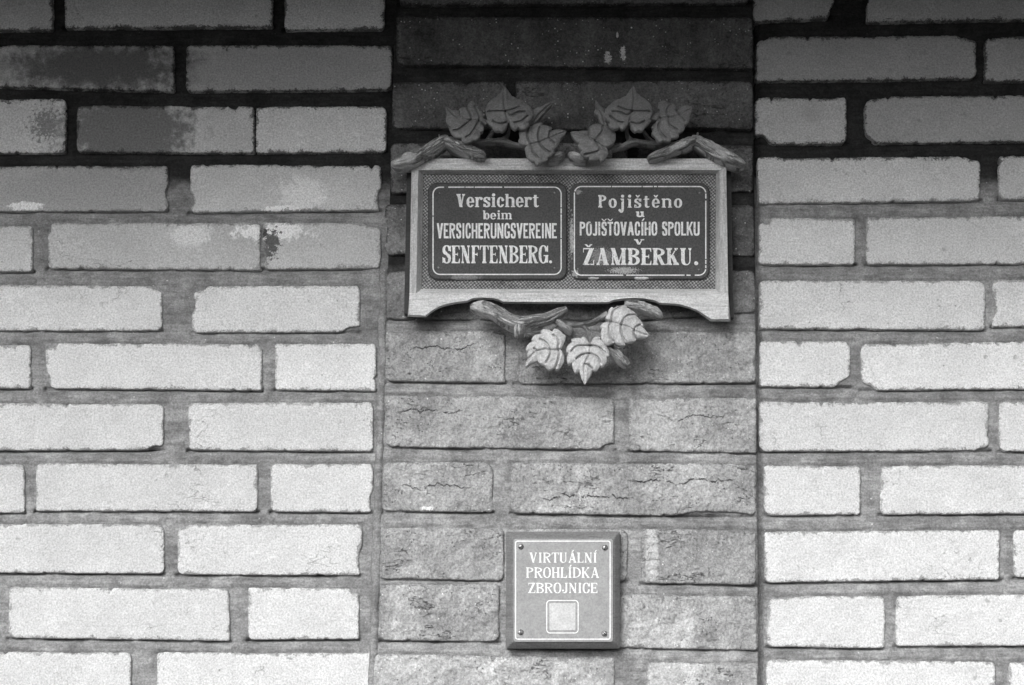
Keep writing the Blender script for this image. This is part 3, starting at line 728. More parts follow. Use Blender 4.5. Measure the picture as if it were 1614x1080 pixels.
def low(ch, X, Y, W, s, t, xh, sh, sw):
    """bold slab lower case, ascender 1, x-height xh"""
    M = np.zeros(X.shape, bool); acc = None; n = 2.1
    if ch in ACC: ch, acc = ACC[ch]
    def sr(x, y, l=1, r=1):
        nonlocal M; M |= rect(X, Y, x - s / 2 - sw * l, y, x + s / 2 + sw * r, y + sh)
    a = s / 2 + sw * .8; b = W - s / 2 - sw * .8
    if ch in 'ij':
        x = W / 2
        if ch == 'i': M |= rect(X, Y, x - s / 2, 0, x + s / 2, xh); sr(x, 0); sr(x, xh - sh, 1, 0)
        else:
            x = W * .62
            M |= rect(X, Y, x - s / 2, -.16, x + s / 2, xh); sr(x, xh - sh, 1, 0)
            o = ell(X, Y, x + s / 2 - W * .42, -.16, W * .42, .24, n) & ~ell(X, Y, x + s / 2 - W * .42 - .0, -.16, W * .42 - s * .95, .24 - t * .8, n) & (Y <= -.16)
            M |= o; M |= disc(X, Y, x + s / 2 - W * .42 - W * .28, -.20, s * .5)
        M |= disc(X, Y, x, xh + (1 - xh) * .68, s * .62)
    elif ch == 'e':
        M |= ring_(X, Y, W / 2, xh / 2, W / 2, xh / 2 + .015, s, t, n) & ~((X > W / 2) & (Y > xh * .24) & (Y < xh * .44)); M |= rect(X, Y, s * .5, xh * .44, W - .02, xh * .44 + t * .85)
    elif ch == 'c':
        M |= ring_(X, Y, W / 2, xh / 2, W / 2, xh / 2 + .015, s, t, n) & ~((X > W / 2) & (Y > xh * .28) & (Y < xh * .70)); M |= disc(X, Y, W - s * .62, xh * .72, s * .55)
    elif ch == 'o': M |= ring_(X, Y, W / 2, xh / 2, W / 2, xh / 2 + .015, s * 1.05, t, n)
    elif ch == 's':
        M |= cap('S', X, Y / xh, W, s * .95, t / xh, True, .1, 0.0)
    elif ch == 'r':
        M |= rect(X, Y, a - s / 2, 0, a + s / 2, xh); sr(a, 0); sr(a, xh - sh, 1, 0)
        M |= ring_(X, Y, a + s * .4 + W * .22, xh - .26, W * .30, .27, s * .6, t, n) & (Y > xh - .22); M |= disc(X, Y, W - s * .5, xh - s * .55, s * .56)
    elif ch in 'hnm':
        top = 1 if ch == 'h' else xh
        M |= rect(X, Y, a - s / 2, 0, a + s / 2, top); sr(a, 0); sr(a, top - sh, 1, 0)
        xs = [a, b] if ch != 'm' else [a, W / 2, b]
        for u, v_ in zip(xs[:-1], xs[1:]):
            M |= rect(X, Y, v_ - s / 2, 0, v_ + s / 2, xh - .2); sr(v_, 0)
            x0 = u + s * .1; x1 = v_ + s / 2
            M |= ell(X, Y, (x0 + x1) / 2, xh - .22, (x1 - x0) / 2, .235, n) & ~ell(X, Y, (x0 + x1) / 2 - s * .4, xh - .22, (x1 - x0) / 2 - s * .6, .235 - t * 1.1, n) & (Y >= xh - .22)
    elif ch == 'u':
        M |= rect(X, Y, a - s / 2, .2, a + s / 2, xh); sr(a, xh - sh, 1, 0); M |= rect(X, Y, b - s / 2, 0, b + s / 2, xh); sr(b, xh - sh, 1, 0); sr(b, 0, 0, 1)
        x0 = a - s / 2; x1 = b
        M |= ell(X, Y, (x0 + x1) / 2, .22, (x1 - x0) / 2, .235, n) & ~ell(X, Y, (x0 + x1) / 2 + s * .4, .22, (x1 - x0) / 2 - s * .6, .235 - t * 1.1, n) & (Y <= .22)
    elif ch == 'b':
        M |= rect(X, Y, a - s / 2, 0, a + s / 2, 1); sr(a, 1 - sh, 1, 0); M |= ring_(X, Y, (a + W) / 2, xh / 2, (W - a) / 2, xh / 2 + .015, s, t, n)
    elif ch == 't':
        x = W * .42
        M |= rect(X, Y, x - s / 2, .16, x + s / 2, .92); M |= rect(X, Y, 0, xh - sh, W * .9, xh)
        M |= ell(X, Y, (x - s / 2 + W) / 2, .18, (W - x + s / 2) / 2, .195, n) & ~ell(X, Y, (x + s / 2 + W) / 2, .2, (W - x - s / 2) / 2, .195 - t, n) & (Y <= .18)
    elif ch == 'v':
        M |= dia(X, Y, W / 2, 0, a, xh, s * 1.15) | dia(X, Y, W / 2, 0, b, xh, t); sr(a, xh - sh); sr(b, xh - sh, .8, .8)
    if acc == 'c': M |= dia(X, Y, W / 2, xh + .08, W / 2 - .13, xh + .28, s * .6) | dia(X, Y, W / 2, xh + .08, W / 2 + .13, xh + .28, s * .6)
    return M
CW = {'I': .30, 'V': .62, 'E': .50, 'R': .60, 'S': .52, 'C': .54, 'H': .60, 'U': .60, 'N': .62, 'G': .58, 'F': .48, 'T': .54, 'B': .58, 'P': .55, 'O': .58, 'J': .42, 'A': .64, 'K': .60, 'L': .48,
      'M': .78, 'Z': .54, 'D': .60, '.': .22, ' ': .30}
LW = {'e': .52, 'r': .50, 's': .46, 'i': .34, 'c': .50, 'h': .66, 't': .42, 'b': .58, 'm': .92, 'o': .54, 'j': .40, 'n': .66, 'u': .66, 'v': .62}
def text_line(txt, x0, x1, ytop, ybase, style, gap, wear=0.0, seed=0, res=5, sc=None):
    sc = sc or {}
    H = ybase - ytop
    def wd(ch):
        c = ACC[ch][0] if ch in ACC else ch
        if style['kind'] == 'sans': 
            return {'I': .19, '.': .2, ' ': .22, 'J': .30}.get(c, CW.get(c, .5) * .68)
        if c in LW and c.islower(): return LW[c]
        k = style.get('wk', 1)
        return CW[c] * k
    ws = [wd(c) for c in txt]; total = sum(ws) + gap * (len(txt) - 1)
    kx = (x1 - x0) / (total * H)                       # horizontal condensation
    up, dn = 0.34, 0.45
    nx = int((x1 - x0) * res) + 8; ny = int(H * (1 + up + dn) * res)
    M = np.zeros((ny, nx), bool)
    pxs = (np.arange(nx) + .5) / res; ys_ = (1 + up) - (np.arange(ny) + .5) / (res * H)
    x = 0.0
    for c, wv in zip(txt, ws):
        if c != ' ':
            X = pxs / (H) - x * kx; sel = (X > -.06) & (X < wv * kx + .1)
            if sel.any():
                XX, YY = np.meshgrid(X[sel], ys_)
                Wd = wv * kx
                if style['kind'] == 'sans': m = cap(c, XX, YY, Wd, style['s'], style['t'], False, 0, 0, 3.0)
                elif (ACC[c][0] if c in ACC else c).islower(): m = low(c, XX, YY, Wd, style['s'], style['t'], style.get('xh', .78), style['sh'], style['sw'])
                else: m = cap(c, XX, YY, Wd, style['s'] * (1.05 if style['kind'] == 'mixed' else 1), style['t'], True, style['sh'], style['sw'], 2.3)
                M[:, sel] |= m
        x += wv + gap
    if wear > 0:
        gx, gy = np.meshgrid(np.arange(nx) / res, np.arange(ny) / res)
        nz = fbm(gx / 2.2, gy / 2.2, seed, 3); M &= nz > (0.22 + wear * vnoise(gx / 18, gy / 18, seed + 3))
    return M, x0, ytop - up * H, res
def spans_to_mesh(rasters, depth, place):
    V, F = [], []
    for M, ox, oy, res in rasters:
        for r in range(M.shape[0]):
            d = np.diff(np.concatenate([[0], M[r].astype(np.int8), [0]]))
            st_, en = np.where(d == 1)[0], np.where(d == -1)[0]
            for a, b in zip(st_, en):
                xa, xb = ox + a / res, ox + b / res; ya, yb = oy + r / res, oy + (r + 1) / res
                k = len(V); V += [(xa, yb), (xb, yb), (xb, ya), (xa, ya)]; F.append([k, k + 1, k + 2, k + 3])
    V = np.array(V); return at(V[:, 0], V[:, 1], depth), F
def rounded(x0, x1, y0, y1, r, n=8):
    pts = []
    for cx, cy, a0 in ((x1 - r, y0 + r, -90), (x1 - r, y1 - r, 0), (x0 + r, y1 - r, 90), (x0 + r, y0 + r, 180)):
        for k in range(n + 1):
            a = R(a0 + 90 * k / n); pts.append((cx + r * math.cos(a), cy + r * math.sin(a)))
    return np.array(pts)
def outline_ring(x0, x1, y0, y1, r, wd, depth, wear=None):
    """painted line following a rounded rectangle, optionally broken where the paint is chipped"""
    o = rounded(x0, x1, y0, y1, r, 10); i = rounded(x0 + wd, x1 - wd, y0 + wd, y1 - wd, max(r - wd, .5), 10)
    def dens(a):
        b = np.concatenate([a, a[:1]]); res = []
        for p, q_ in zip(b[:-1], b[1:]): 
            n = max(1, int(np.hypot(*(o_ - p_) if False else (q_ - p)) / 2.2)) if False else None
        return a
    V, F = [], []
    n = len(o)
    segs = []
    for k in range(n):
        k2 = (k + 1) % n; L = np.hypot(*(o[k2] - o[k])); m = max(1, int(L / 1.6))
        for q_ in range(m):
            u0, u1 = q_ / m, (q_ + 1) / m
            segs.append((o[k] + (o[k2] - o[k]) * u0, o[k] + (o[k2] - o[k]) * u1, i[k] + (i[k2] - i[k]) * u0, i[k] + (i[k2] - i[k]) * u1))
    for s_, (a, b, c, d) in enumerate(segs):
        if wear is not None and float(vnoise(a[0] / 3.0, a[1] / 3.0, wear[1])) < wear[0]: continue
        k = len(V); V += [c, d, b, a]; F.append([k, k + 1, k + 2, k + 3])
    V = np.array(V); return at(V[:, 0], V[:, 1], depth), F
def slab(poly, dfront, dback, bevel=0.0, poly_back=None):
    """solid from a pixel outline; outline at dfront, skirt to dback (optional different back outline)"""
    poly = np.asarray(poly, float); pb = poly if poly_back is None else np.asarray(poly_back, float)
    A = at(poly[:, 0], poly[:, 1], dfront); B = at(pb[:, 0], pb[:, 1], dback)
    if poly_back is None: B = A.copy(); B[:, 1] = -dback
    n = len(A); V = np.concatenate([A, B])
    F = [list(range(n))[::-1], list(range(n, 2 * n))] + [[k, (k + 1) % n, n + (k + 1) % n, n + k] for k in range(n)]
    return V, F

# ------------------------------------------------------------------ the carved sign
cz = at(895, 505, PD)
sg = thing("wall_sign", "wooden framed sign with two dark lettered plates and carved leaves, on the pilaster", "sign", cz)
FB, FF = PD + 0.004, 0.052       # back and front of the frame
PAN = 0.040
v, f = slab([(641.5, 260), (1152, 260), (1155.5, 470), (1157, 500), (1120, 500), (1090, 476), (700, 474), (674, 494), (637, 494)], FB + 0.018, FB); link("back_board", v, f, DWOOD, sg, smooth=False)
v, f = slab([(664, 271), (1131.5, 271), (1130, 459), (662, 459)], PAN, PAN - 0.006); link("fabric_panel", v, f, FAB, sg, smooth=False)

def bar(front, back_d, back_poly=None, inner=None):
    return slab(front, FF, back_d, poly_back=back_poly)
# rails and stiles, flat face plus sloping inner bevel
def join(parts):
    V, F = [], []; off = 0
    for v, f in parts: v = np.asarray(v); V.append(v); F += [[i + off for i in q_] for q_ in f]; off += len(v)
    return np.concatenate(V), F
def quad(p, d): return at([a[0] for a in p], [a[1] for a in p], d), [[3, 2, 1, 0]]
# top rail
A = slab([(649, 250), (1145, 250), (1144.6, 262), (1134, 268), (659.5, 268), (648.6, 262)], FF, FB + .019)
Bv = quad([(659.5, 268.0), (1134, 268.0), (1128.6, 274.6), (667, 274.6)], [FF, FF, PAN + .001, PAN + .001])
V, F = join([A, Bv]); link("top_rail", V, F, WOOD, sg, smooth=False)
A = slab([(648.6, 262.4), (659.3, 268.4), (656, 462), (645.5, 462)], FF, FB + .019); Bv = quad([(659.3, 268.4), (667, 275), (664.6, 455.6), (656, 461.8)], [FF, PAN + .001, PAN + .001, FF])
V, F = join([A, Bv]); o = link("stile", V, F, WOODV, sg, smooth=False)
A = slab([(1134.2, 268.4), (1144.6, 262.4), (1147.8, 462), (1135.6, 462)], FF, FB + .019); Bv = quad([(1128.6, 275), (1134.2, 268.4), (1135.6, 461.8), (1127.6, 455.6)], [PAN + .001, FF, FF, PAN + .001])
V, F = join([A, Bv]); link("stile", V, F, WOODV, sg, smooth=False)
low_f = [(645, 496), (670, 497.5), (678, 491.5), (686.7, 485.7), (695, 482), (704.4, 479), (720, 475.7), (736.7, 474.0), (743.7, 470.4), (752, 469.2), (761.6, 469), (777.4, 469.9), (786, 472), (793.2, 475.6),
         (850, 476), (958.9, 476.2), (967.3, 472.4), (985, 470.3), (1002, 469.6), (1016.7, 470.4), (1032.3, 473.6), (1040.7, 477.6), (1055, 478), (1070, 479.2), (1086.7, 483.6), (1095, 487), (1103.3, 491.4), (1121.7, 503.2), (1148.3, 502.6)]
low_b = [(x + (-1 if x < 650 else 0.8 if x > 1140 else 0), y + 3.2) for x, y in low_f]
low_b[0] = (642.5, 499.5); low_b[1] = (672, 500.5); low_b[-1] = (1151.5, 507); low_b[-2] = (1120, 507)
top_f = [(1147.8, 462.2), (645.3, 462.2)]
A = slab(low_f[::-1] + [(645.3, 462.2), (1147.8, 462.2)], FF, FB + .019, poly_back=low_b[::-1] + [(645.3, 466), (1147.8, 466)])
Bv = quad([(664.6, 455.6), (1127.6, 455.6), (1135.6, 462.2), (656, 462.2)], [PAN + .001, PAN + .001, FF, FF])
V, F = join([A, Bv]); link("bottom_rail", V, F, WOOD, sg, smooth=False)

# the two enamel plates
DISP = dict(kind='serif', s=.155, t=.06, sh=.065, sw=.042)
DISPW = dict(kind='serif', s=.215, t=.075, sh=.07, sw=.06)
MIX = dict(kind='mixed', s=.20, t=.10, sh=.085, sw=.06, xh=.76)
MIXS = dict(kind='mixed', s=.20, t=.11, sh=.11, sw=.07, xh=.72)
SANS = dict(kind='sans', s=.118, t=.14)
MIXB = dict(kind='mixed', s=.34, t=.19, sh=.16, sw=.10, xh=.74)
SANSW = dict(kind='sans', s=.142, t=.145)
SERIF = dict(kind='serif', s=.165, t=.07, sh=.055, sw=.055)
PL = PAN + 0.0045
def plate(x0, x1, y0, y1, r, m, label):
    p = rounded(x0, x1, y0, y1, r); pi = rounded(x0 + 2, x1 - 2, y0 + 2, y1 - 2, r - 2)
    Fr = at(pi[:, 0], pi[:, 1], PL); Mi = at(p[:, 0], p[:, 1], PL - .0014); Ba = Mi.copy(); Ba[:, 1] = -PAN
    n = len(p); V = np.concatenate([Fr, Mi, Ba]); F = [list(range(n))[::-1]]
    for k in range(n): k2 = (k + 1) % n; F += [[k, k2, n + k2, n + k], [n + k, n + k2, 2 * n + k2, 2 * n + k]]
    o = link("enamel_plate", V, F, m, sg, smooth=False); o['label'] = label
    return o
p1 = plate(674.6, 894, 288, 441, 15, ENA, "clean dark enamel plate with German wording in white")
p2 = plate(898, 1118.6, 288.6, 440.5, 15, ENB, "chipped dark enamel plate with Czech wording in white")
V, F = outline_ring(681.6, 885.4, 294.2, 433.6, 12, 1.9, PL + .0003, (.07, 4)); link("border_line", V, F, WHITE, p1, smooth=False)
V, F = outline_ring(904.4, 1113.4, 293.2, 434.8, 12, 1.9, PL + .0003, (.10, 9)); link("border_line", V, F, WHITE, p2, smooth=False)
L1 = [("Versichert", 719.4, 849.5, 305.7, 326.6, MIX, .05), ("beim", 761.2, 806.8, 331.8, 345.9, MIXS, .06),
      ("VERSICHERUNGSVEREINE", 688.6, 877.6, 351.8, 375.8, SANS, .055), ("SENFTENBERG.", 697.4, 870.6, 387, 415, DISP, .045)]
L2 = [("Pojištěno", 942.8, 1075.2, 307.5, 327.5, dict(MIX, xh=.72), .14), ("u", 1002.3, 1015.4, 330.4, 342.2, MIXB, .05),
      ("POJIŠŤOVACÍHO SPOLKU", 913.7, 1102.8, 349.7, 371.4, SANSW, .05), ("v", 999.4, 1015.4, 374.0, 385.6, MIXB, .05), ("ŽAMBERKU.", 918.5, 1101, 391, 417.9, DISPW, .05)]
for par, lines, we in ((p1, L1, .0), (p2, L2, .02)):
    for k, (tx, a, b, c, d, stl, gp) in enumerate(lines):
        V, F = spans_to_mesh([text_line(tx, a, b, c, d, stl, gp, we, 31 + k, 5)], PL + .0003, None); link("lettering", V, F, WHITE, par, smooth=False)
def dome_head(px, py, r, d, hgt, slot=None):
    V, F = [], []; nr, ns = 4, 12
    c = at(px, py, d); rm = r * .00087
    for i in range(nr + 1):
        a = (math.pi / 2) * i / nr
        for j in range(ns):
            t = 2 * math.pi * j / ns; V.append((c[0] + rm * math.cos(a) * math.cos(t), c[1] - hgt * math.sin(a), c[2] + rm * math.cos(a) * math.sin(t)))
    for i in range(nr):
        for j in range(ns): j2 = (j + 1) % ns; F.append([i * ns + j, i * ns + j2, (i + 1) * ns + j2, (i + 1) * ns + j])
    return V, F
for par, pts in ((p1, [(693, 304.8), (874, 304), (691, 421.8), (874, 422.7)]), (p2, [(912, 304), (1102.5, 304.5), (911, 424), (1101.5, 425.6)])):
    for x, y in pts:
        v, f = dome_head(x, y, 1.6, PL, .0011); link("nail", v, f, STEEL, par)

# ---- carved leaves
def leaf(poly, veins, dbase, mat_, lean=(0, 0), dome=0.006, thick=0.014, groove=0.0070, gw=1.3, curl=None, seed=0, name="leaf"):
    """poly, veins in photo pixels; lean=(d per px in x, d per px in y) measured from the centroid"""
    P = np.array(poly, float); c0 = P.mean(0)
    # densify + soften the outline
    pts = []
    n = len(P); dbase += .010
    for k in range(n):
        a, b = P[k], P[(k + 1) % n]; m = max(1, int(np.hypot(*(b - a)) / 1.6))
        nrm = np.array([b[1] - a[1], a[0] - b[0]]); ln = np.hypot(*nrm) + 1e-6; nrm /= ln
        for j in range(m):
            u = j / m; bul = math.sin(math.pi * u) * min(ln * .07, 1.2)
            pts.append(a + (b - a) * u + nrm * bul * SGN(P))
    B = np.array(pts)
    x0, y0 = B.min(0); x1, y1 = B.max(0)
    gx, gy = np.meshgrid(np.arange(x0 + .6, x1, 1.05), np.arange(y0 + .6, y1, 1.05))
    gx = gx + (np.arange(gx.shape[0]) % 2)[:, None] * .5
    G = np.stack([gx.ravel(), gy.ravel()], -1)
    A_, B_ = B, np.roll(B, -1, 0)
    inside = np.zeros(len(G), bool); dmin = np.full(len(G), 1e9)
    for a, b in zip(A_, B_):
        cond = ((a[1] > G[:, 1]) != (b[1] > G[:, 1])); xx = (b[0] - a[0]) * (G[:, 1] - a[1]) / (b[1] - a[1] + 1e-12) + a[0]
        inside ^= cond & (G[:, 0] < xx)
        ab = b - a; t = np.clip(((G - a) @ ab) / (ab @ ab + 1e-9), 0, 1); dmin = np.minimum(dmin, np.hypot(*(G - a - t[:, None] * ab).T))
    keep = inside & (dmin > .55); G = G[keep]; dmin = dmin[keep]
    allp = np.concatenate([B, G]); nb = len(B)
    res = geometry.delaunay_2d_cdt([Vector(p) for p in allp.tolist()], [(k, (k + 1) % nb) for k in range(nb)], [list(range(nb))], 1, 1e-5)
    ov, _, of, orig_v = res[0], res[1], res[2], res[3]
    Q = np.array([[p.x, p.y] for p in ov])
    de = np.full(len(Q), 1e9)
    for a, b in zip(A_, B_):
        ab = b - a; t = np.clip(((Q - a) @ ab) / (ab @ ab + 1e-9), 0, 1); de = np.minimum(de, np.hypot(*(Q - a - t[:, None] * ab).T))
    D = dbase + dome * (1 - np.exp(-de / 7.0)) + (Q[:, 0] - c0[0]) * lean[0] + (Q[:, 1] - c0[1]) * lean[1]
    if curl: D -= curl * ((Q[:, 0] - c0[0]) ** 2 + (Q[:, 1] - c0[1]) ** 2)
    for vi, vn in enumerate(veins):
        Vn = np.array(vn, float); dv = np.full(len(Q), 1e9); sg_ = np.zeros(len(Q))
        # smooth the polyline
        tt = np.linspace(0, len(Vn) - 1, (len(Vn) - 1) * 6 + 1); ii = np.clip(tt.astype(int), 0, len(Vn) - 2); fr = (tt - ii)[:, None]
        p0 = Vn[np.maximum(ii - 1, 0)]; p1_ = Vn[ii]; p2_ = Vn[ii + 1]; p3 = Vn[np.minimum(ii + 2, len(Vn) - 1)]
        Vs = 0.5 * (2 * p1_ + (p2_ - p0) * fr + (2 * p0 - 5 * p1_ + 4 * p2_ - p3) * fr ** 2 + (3 * p1_ - p0 - 3 * p2_ + p3) * fr ** 3)
        for a, b in zip(Vs[:-1], Vs[1:]):
            ab = b - a; t = np.clip(((Q - a) @ ab) / (ab @ ab + 1e-9), 0, 1); rel = Q - a - t[:, None] * ab; d_ = np.hypot(*rel.T)
            m = d_ < dv; dv[m] = d_[m]; sg_[m] = np.sign(ab[0] * rel[m, 1] - ab[1] * rel[m, 0])
        g_ = groove * (0.6 if vi == 0 else 1.0)
        D -= g_ * np.exp(-(dv / gw) ** 2)
        if vi > 0: D += 0.0014 * np.exp(-(dv / 8.0)) * (sg_ < 0) 
        D += 0.0007 * np.exp(-((dv - 3.4) / 2.6) ** 2)
    D += 0.0005 * (vnoise(Q[:, 0] / 3, Q[:, 1] / 3, seed) - .5) * 2
    V = at(Q[:, 0], Q[:, 1], D)
    F = [list(t)[::-1] for t in of]
    # orientation: face the street
    a, b, c = (V[F[0][0]], V[F[0][1]], V[F[0][2]])
    if np.cross(b - a, c - a)[1] > 0: F = [t[::-1] for t in F]
    # skirt
    from collections import Counter
    ec = Counter()
    for t in F:
        for k in range(len(t)): ec[(t[k], t[(k + 1) % len(t)])] += 1
    be = [e_ for e_ in ec if (e_[1], e_[0]) not in ec]
    idx = sorted({i for e_ in be for i in e_}); mp = {i: len(V) + k for k, i in enumerate(idx)}
    cm = V[idx].mean(0)
    Bk = V[idx].copy(); Bk = cm + (Bk - cm) * .96; Bk[:, 1] = V[idx][:, 1] + thick
    V = np.concatenate([V, Bk]); F += [[e_[1], e_[0], mp[e_[0]], mp[e_[1]]] for e_ in be]
    return link(name, V, F, mat_, sg)
def SGN(P):
    x, y = P[:, 0], P[:, 1]; ar = np.sum(x * np.roll(y, -1) - np.roll(x, -1) * y)
    return 1.0 if ar > 0 else -1.0
def loc(pts, ox, oy, sc): return [(ox + a / sc, oy + b / sc) for a, b in pts]
def mir(pts, c=1793): return [(c - x, y) for x, y in pts][::-1]

# lower leaves
Lc = loc([(455, 1035), (500, 960), (560, 870), (580, 775), (635, 810), (680, 780), (708, 690), (740, 735), (800, 700), (825, 620), (815, 553), (864, 572), (870, 500), (845, 430), (812, 388), (845, 380), (790, 320), (690, 268),
          (716, 240), (690, 220), (620, 235), (575, 280), (558, 370), (530, 375), (510, 300), (460, 240), (400, 228), (388, 255), (300, 245), (220, 275), (245, 312), (170, 370), (135, 450), (135, 490), (182, 487), (150, 560),
          (150, 650), (160, 690), (235, 668), (250, 760), (290, 840), (360, 805), (390, 900), (430, 990)], 880, 510, 10.8)
Vc = [loc(a, 880, 510, 10.8) for a in ([(545, 390), (540, 480), (500, 590), (445, 700), (440, 1000)], [(220, 470), (300, 390), (450, 372), (640, 385), (740, 440), (815, 520)], [(310, 600), (400, 530), (520, 508), (620, 540), (690, 600), (716, 680)], [(470, 690), (520, 710), (575, 770)])]
leaf(Lc, Vc, .066, LEAFB, (0, .00010), seed=1)
Ll = loc([(88, 845), (95, 780), (140, 690), (110, 625), (145, 580), (95, 575), (110, 500), (160, 440), (237, 412), (190, 385), (210, 340), (260, 300), (358, 290), (348, 240), (390, 205), (470, 215), (545, 247), (580, 195), (650, 215),
          (720, 280), (775, 320), (750, 420), (682, 545), (738, 640), (740, 770), (655, 895), (612, 892), (603, 848), (490, 895), (420, 820), (350, 790), (290, 743), (180, 780)], 820, 500, 10.8)
Vl = [loc(a, 820, 500, 10.8) for a in ([(90, 800), (190, 650), (290, 580), (420, 545), (540, 560), (680, 548)], [(340, 375), (420, 410), (470, 480), (505, 535), (520, 590), (490, 680), (440, 770)], [(560, 300), (620, 350), (655, 430), (640, 530), (668, 620), (640, 740), (608, 838)], [(235, 530), (285, 572)])]
leaf(Ll, Vl, .060, LEAFB, (.0001, .00005), seed=2)
Lr = loc([(775, 570), (740, 520), (668, 452), (702, 450), (670, 385), (590, 312), (616, 300), (540, 240), (480, 207), (490, 185), (400, 180), (312, 212), (280, 198), (240, 250), (235, 290), (200, 340), (215, 375), (262, 390), (190, 400),
          (130, 455), (158, 480), (140, 540), (150, 620), (230, 700), (322, 660), (370, 700), (462, 705), (448, 655), (520, 665), (605, 635), (596, 600), (680, 605), (740, 590)], 930, 460, 8.308)
Vr = [loc(a, 930, 460, 8.308) for a in ([(200, 372), (400, 430), (500, 460), (580, 510), (740, 565)], [(400, 190), (300, 260), (280, 380), (245, 480), (270, 600), (310, 650)], [(600, 300), (490, 312), (430, 380), (405, 470), (420, 570), (460, 645)], [(655, 432), (592, 470), (575, 540), (600, 600)])]
leaf(Lr, Vr, .068, LEAFB, (0, .00008), seed=3)
# upper leaves
Bp = [(998.7, 135.8), (1003, 146), (1010, 152), (1018, 157), (1026.6, 167), (1027.5, 178), (1024, 188), (1027, 190), (1018, 199), (1013, 206), (1006, 205.5), (1001.5, 207), (995, 201), (993, 193.5), (990, 192.5), (988.5, 198), (981, 203.6), (976, 200),
      (970, 203), (964, 202.7), (958, 196), (962, 193), (954, 185), (953, 176), (958, 168), (962.5, 164.6), (970, 158), (977.4, 156), (986.7, 151.6), (991, 145), (994, 140.4)]
Bv_ = [[(998.5, 140), (999, 155), (997.5, 170), (992, 192)], [(966, 176), (978, 177), (988, 182), (997, 176), (1008, 175), (1024, 176)], [(962, 183), (972, 191), (982, 193)], [(995, 193), (1006, 195), (1016, 191)], [(975, 168), (986, 173), (997, 175)]]
leaf(Bp, Bv_, .070, LEAF, (0, .00062), seed=4)
leaf(mir(Bp), [mir(a) for a in Bv_], .070, LEAF, (0, .00062), seed=5)
Ap = loc([(330, 640), (390, 575), (432, 520), (308, 522), (330, 470), (425, 430), (430, 285), (500, 255), (560, 300), (640, 295), (700, 400), (800, 325), (905, 345), (872, 480), (862, 560), (798, 612), (803, 660), (708, 720), (722, 768), (608, 792),
          (606, 830), (500, 822), (440, 842), (380, 765), (330, 720), (362, 655)], 990, 130, 9)
Av = [loc(a, 990, 130, 9) for a in ([(430, 512), (600, 490), (730, 460), (880, 380)], [(430, 400), (452, 540), (428, 620), (465, 720), (540, 785)], [(610, 310), (560, 370), (545, 440), (580, 520), (592, 600), (690, 665)], [(690, 400), (745, 480), (800, 540)])]
leaf(Ap, Av, .064, LEAF, (0, .00055), seed=6)
Alp = loc([(110, 345), (200, 395), (290, 400), (330, 360), (420, 350), (440, 290), (490, 255), (540, 330), (590, 400), (650, 430), (640, 510), (715, 560), (690, 590), (600, 560), (655, 640), (645, 690), (600, 705), (605, 750), (560, 810), (500, 815), (480, 835),
           (400, 850), (335, 825), (345, 780), (240, 765), (155, 655), (190, 640), (120, 560), (130, 450)], 690, 130, 9)
Alv = [loc(a, 690, 130, 9) for a in ([(150, 380), (260, 480), (360, 525), (560, 545), (640, 590)], [(420, 360), (460, 440), (478, 520), (400, 590), (290, 670), (220, 680)], [(530, 340), (580, 440), (590, 520), (545, 620), (470, 730), (400, 780)], [(310, 410), (330, 480)])]
leaf(Alp, Alv, .064, LEAF, (0, .00055), seed=7)
Cp = loc([(75, 650), (180, 642), (300, 632), (340, 565), (420, 540), (500, 562), (580, 578), (655, 640), (668, 700), (660, 770), (600, 822), (535, 838), (562, 890), (572, 950), (546, 950), (542, 990), (480, 1030), (450, 1000), (400, 1012), (320, 1012),
          (327, 985), (250, 960), (202, 910), (236, 905), (170, 830), (187, 790), (110, 720)], 890, 130, 8.308)
Cv = [loc(a, 890, 130, 8.308) for a in ([(80, 652), (250, 690), (400, 770), (540, 870)], [(505, 575), (490, 650), (435, 712), (400, 760)], [(410, 775), (455, 850), (430, 905), (260, 945)], [(320, 600), (310, 690)])]
leaf(Cp, Cv, .074, LEAF, (0, .00036), seed=8)
Clp = loc([(1018, 690), (900, 668), (795, 690), (808, 640), (740, 612), (665, 605), (675, 575), (600, 580), (520, 625), (400, 615), (345, 680), (355, 790), (330, 830), (345, 865), (480, 885), (435, 915), (428, 985), (480, 1080), (560, 1120), (600, 1165), (680, 1130), (750, 1100), (745, 1060),
           (850, 985), (830, 955), (925, 835), (930, 805)], 780, 130, 9)
Clv = [loc(a, 780, 130, 9) for a in ([(1000, 695), (880, 745), (740, 800), (620, 850), (500, 880)], [(470, 650), (465, 780), (510, 880), (540, 980), (620, 1070)], [(640, 640), (615, 760), (640, 860), (700, 940), (780, 990)], [(785, 700), (775, 790), (840, 860)])]
leaf(Clp, Clv, .074, LEAF, (0, .00036), seed=9)
leaf(loc([(400, 232), (470, 310), (530, 380), (545, 480), (570, 570), (480, 540), (440, 440), (385, 385), (430, 350)], 890, 130, 8.308), [loc([(405, 250), (480, 390), (520, 520)], 890, 130, 8.308)], .050, LEAF, (0, .0002), dome=.004, seed=10)
leaf(loc([(825, 275), (740, 370), (650, 470), (600, 540), (520, 610), (440, 570), (480, 380), (560, 380), (650, 345)], 780, 130, 9), [loc([(800, 300), (650, 430), (520, 580)], 780, 130, 9)], .050, LEAF, (0, .0002), dome=.004, seed=11)

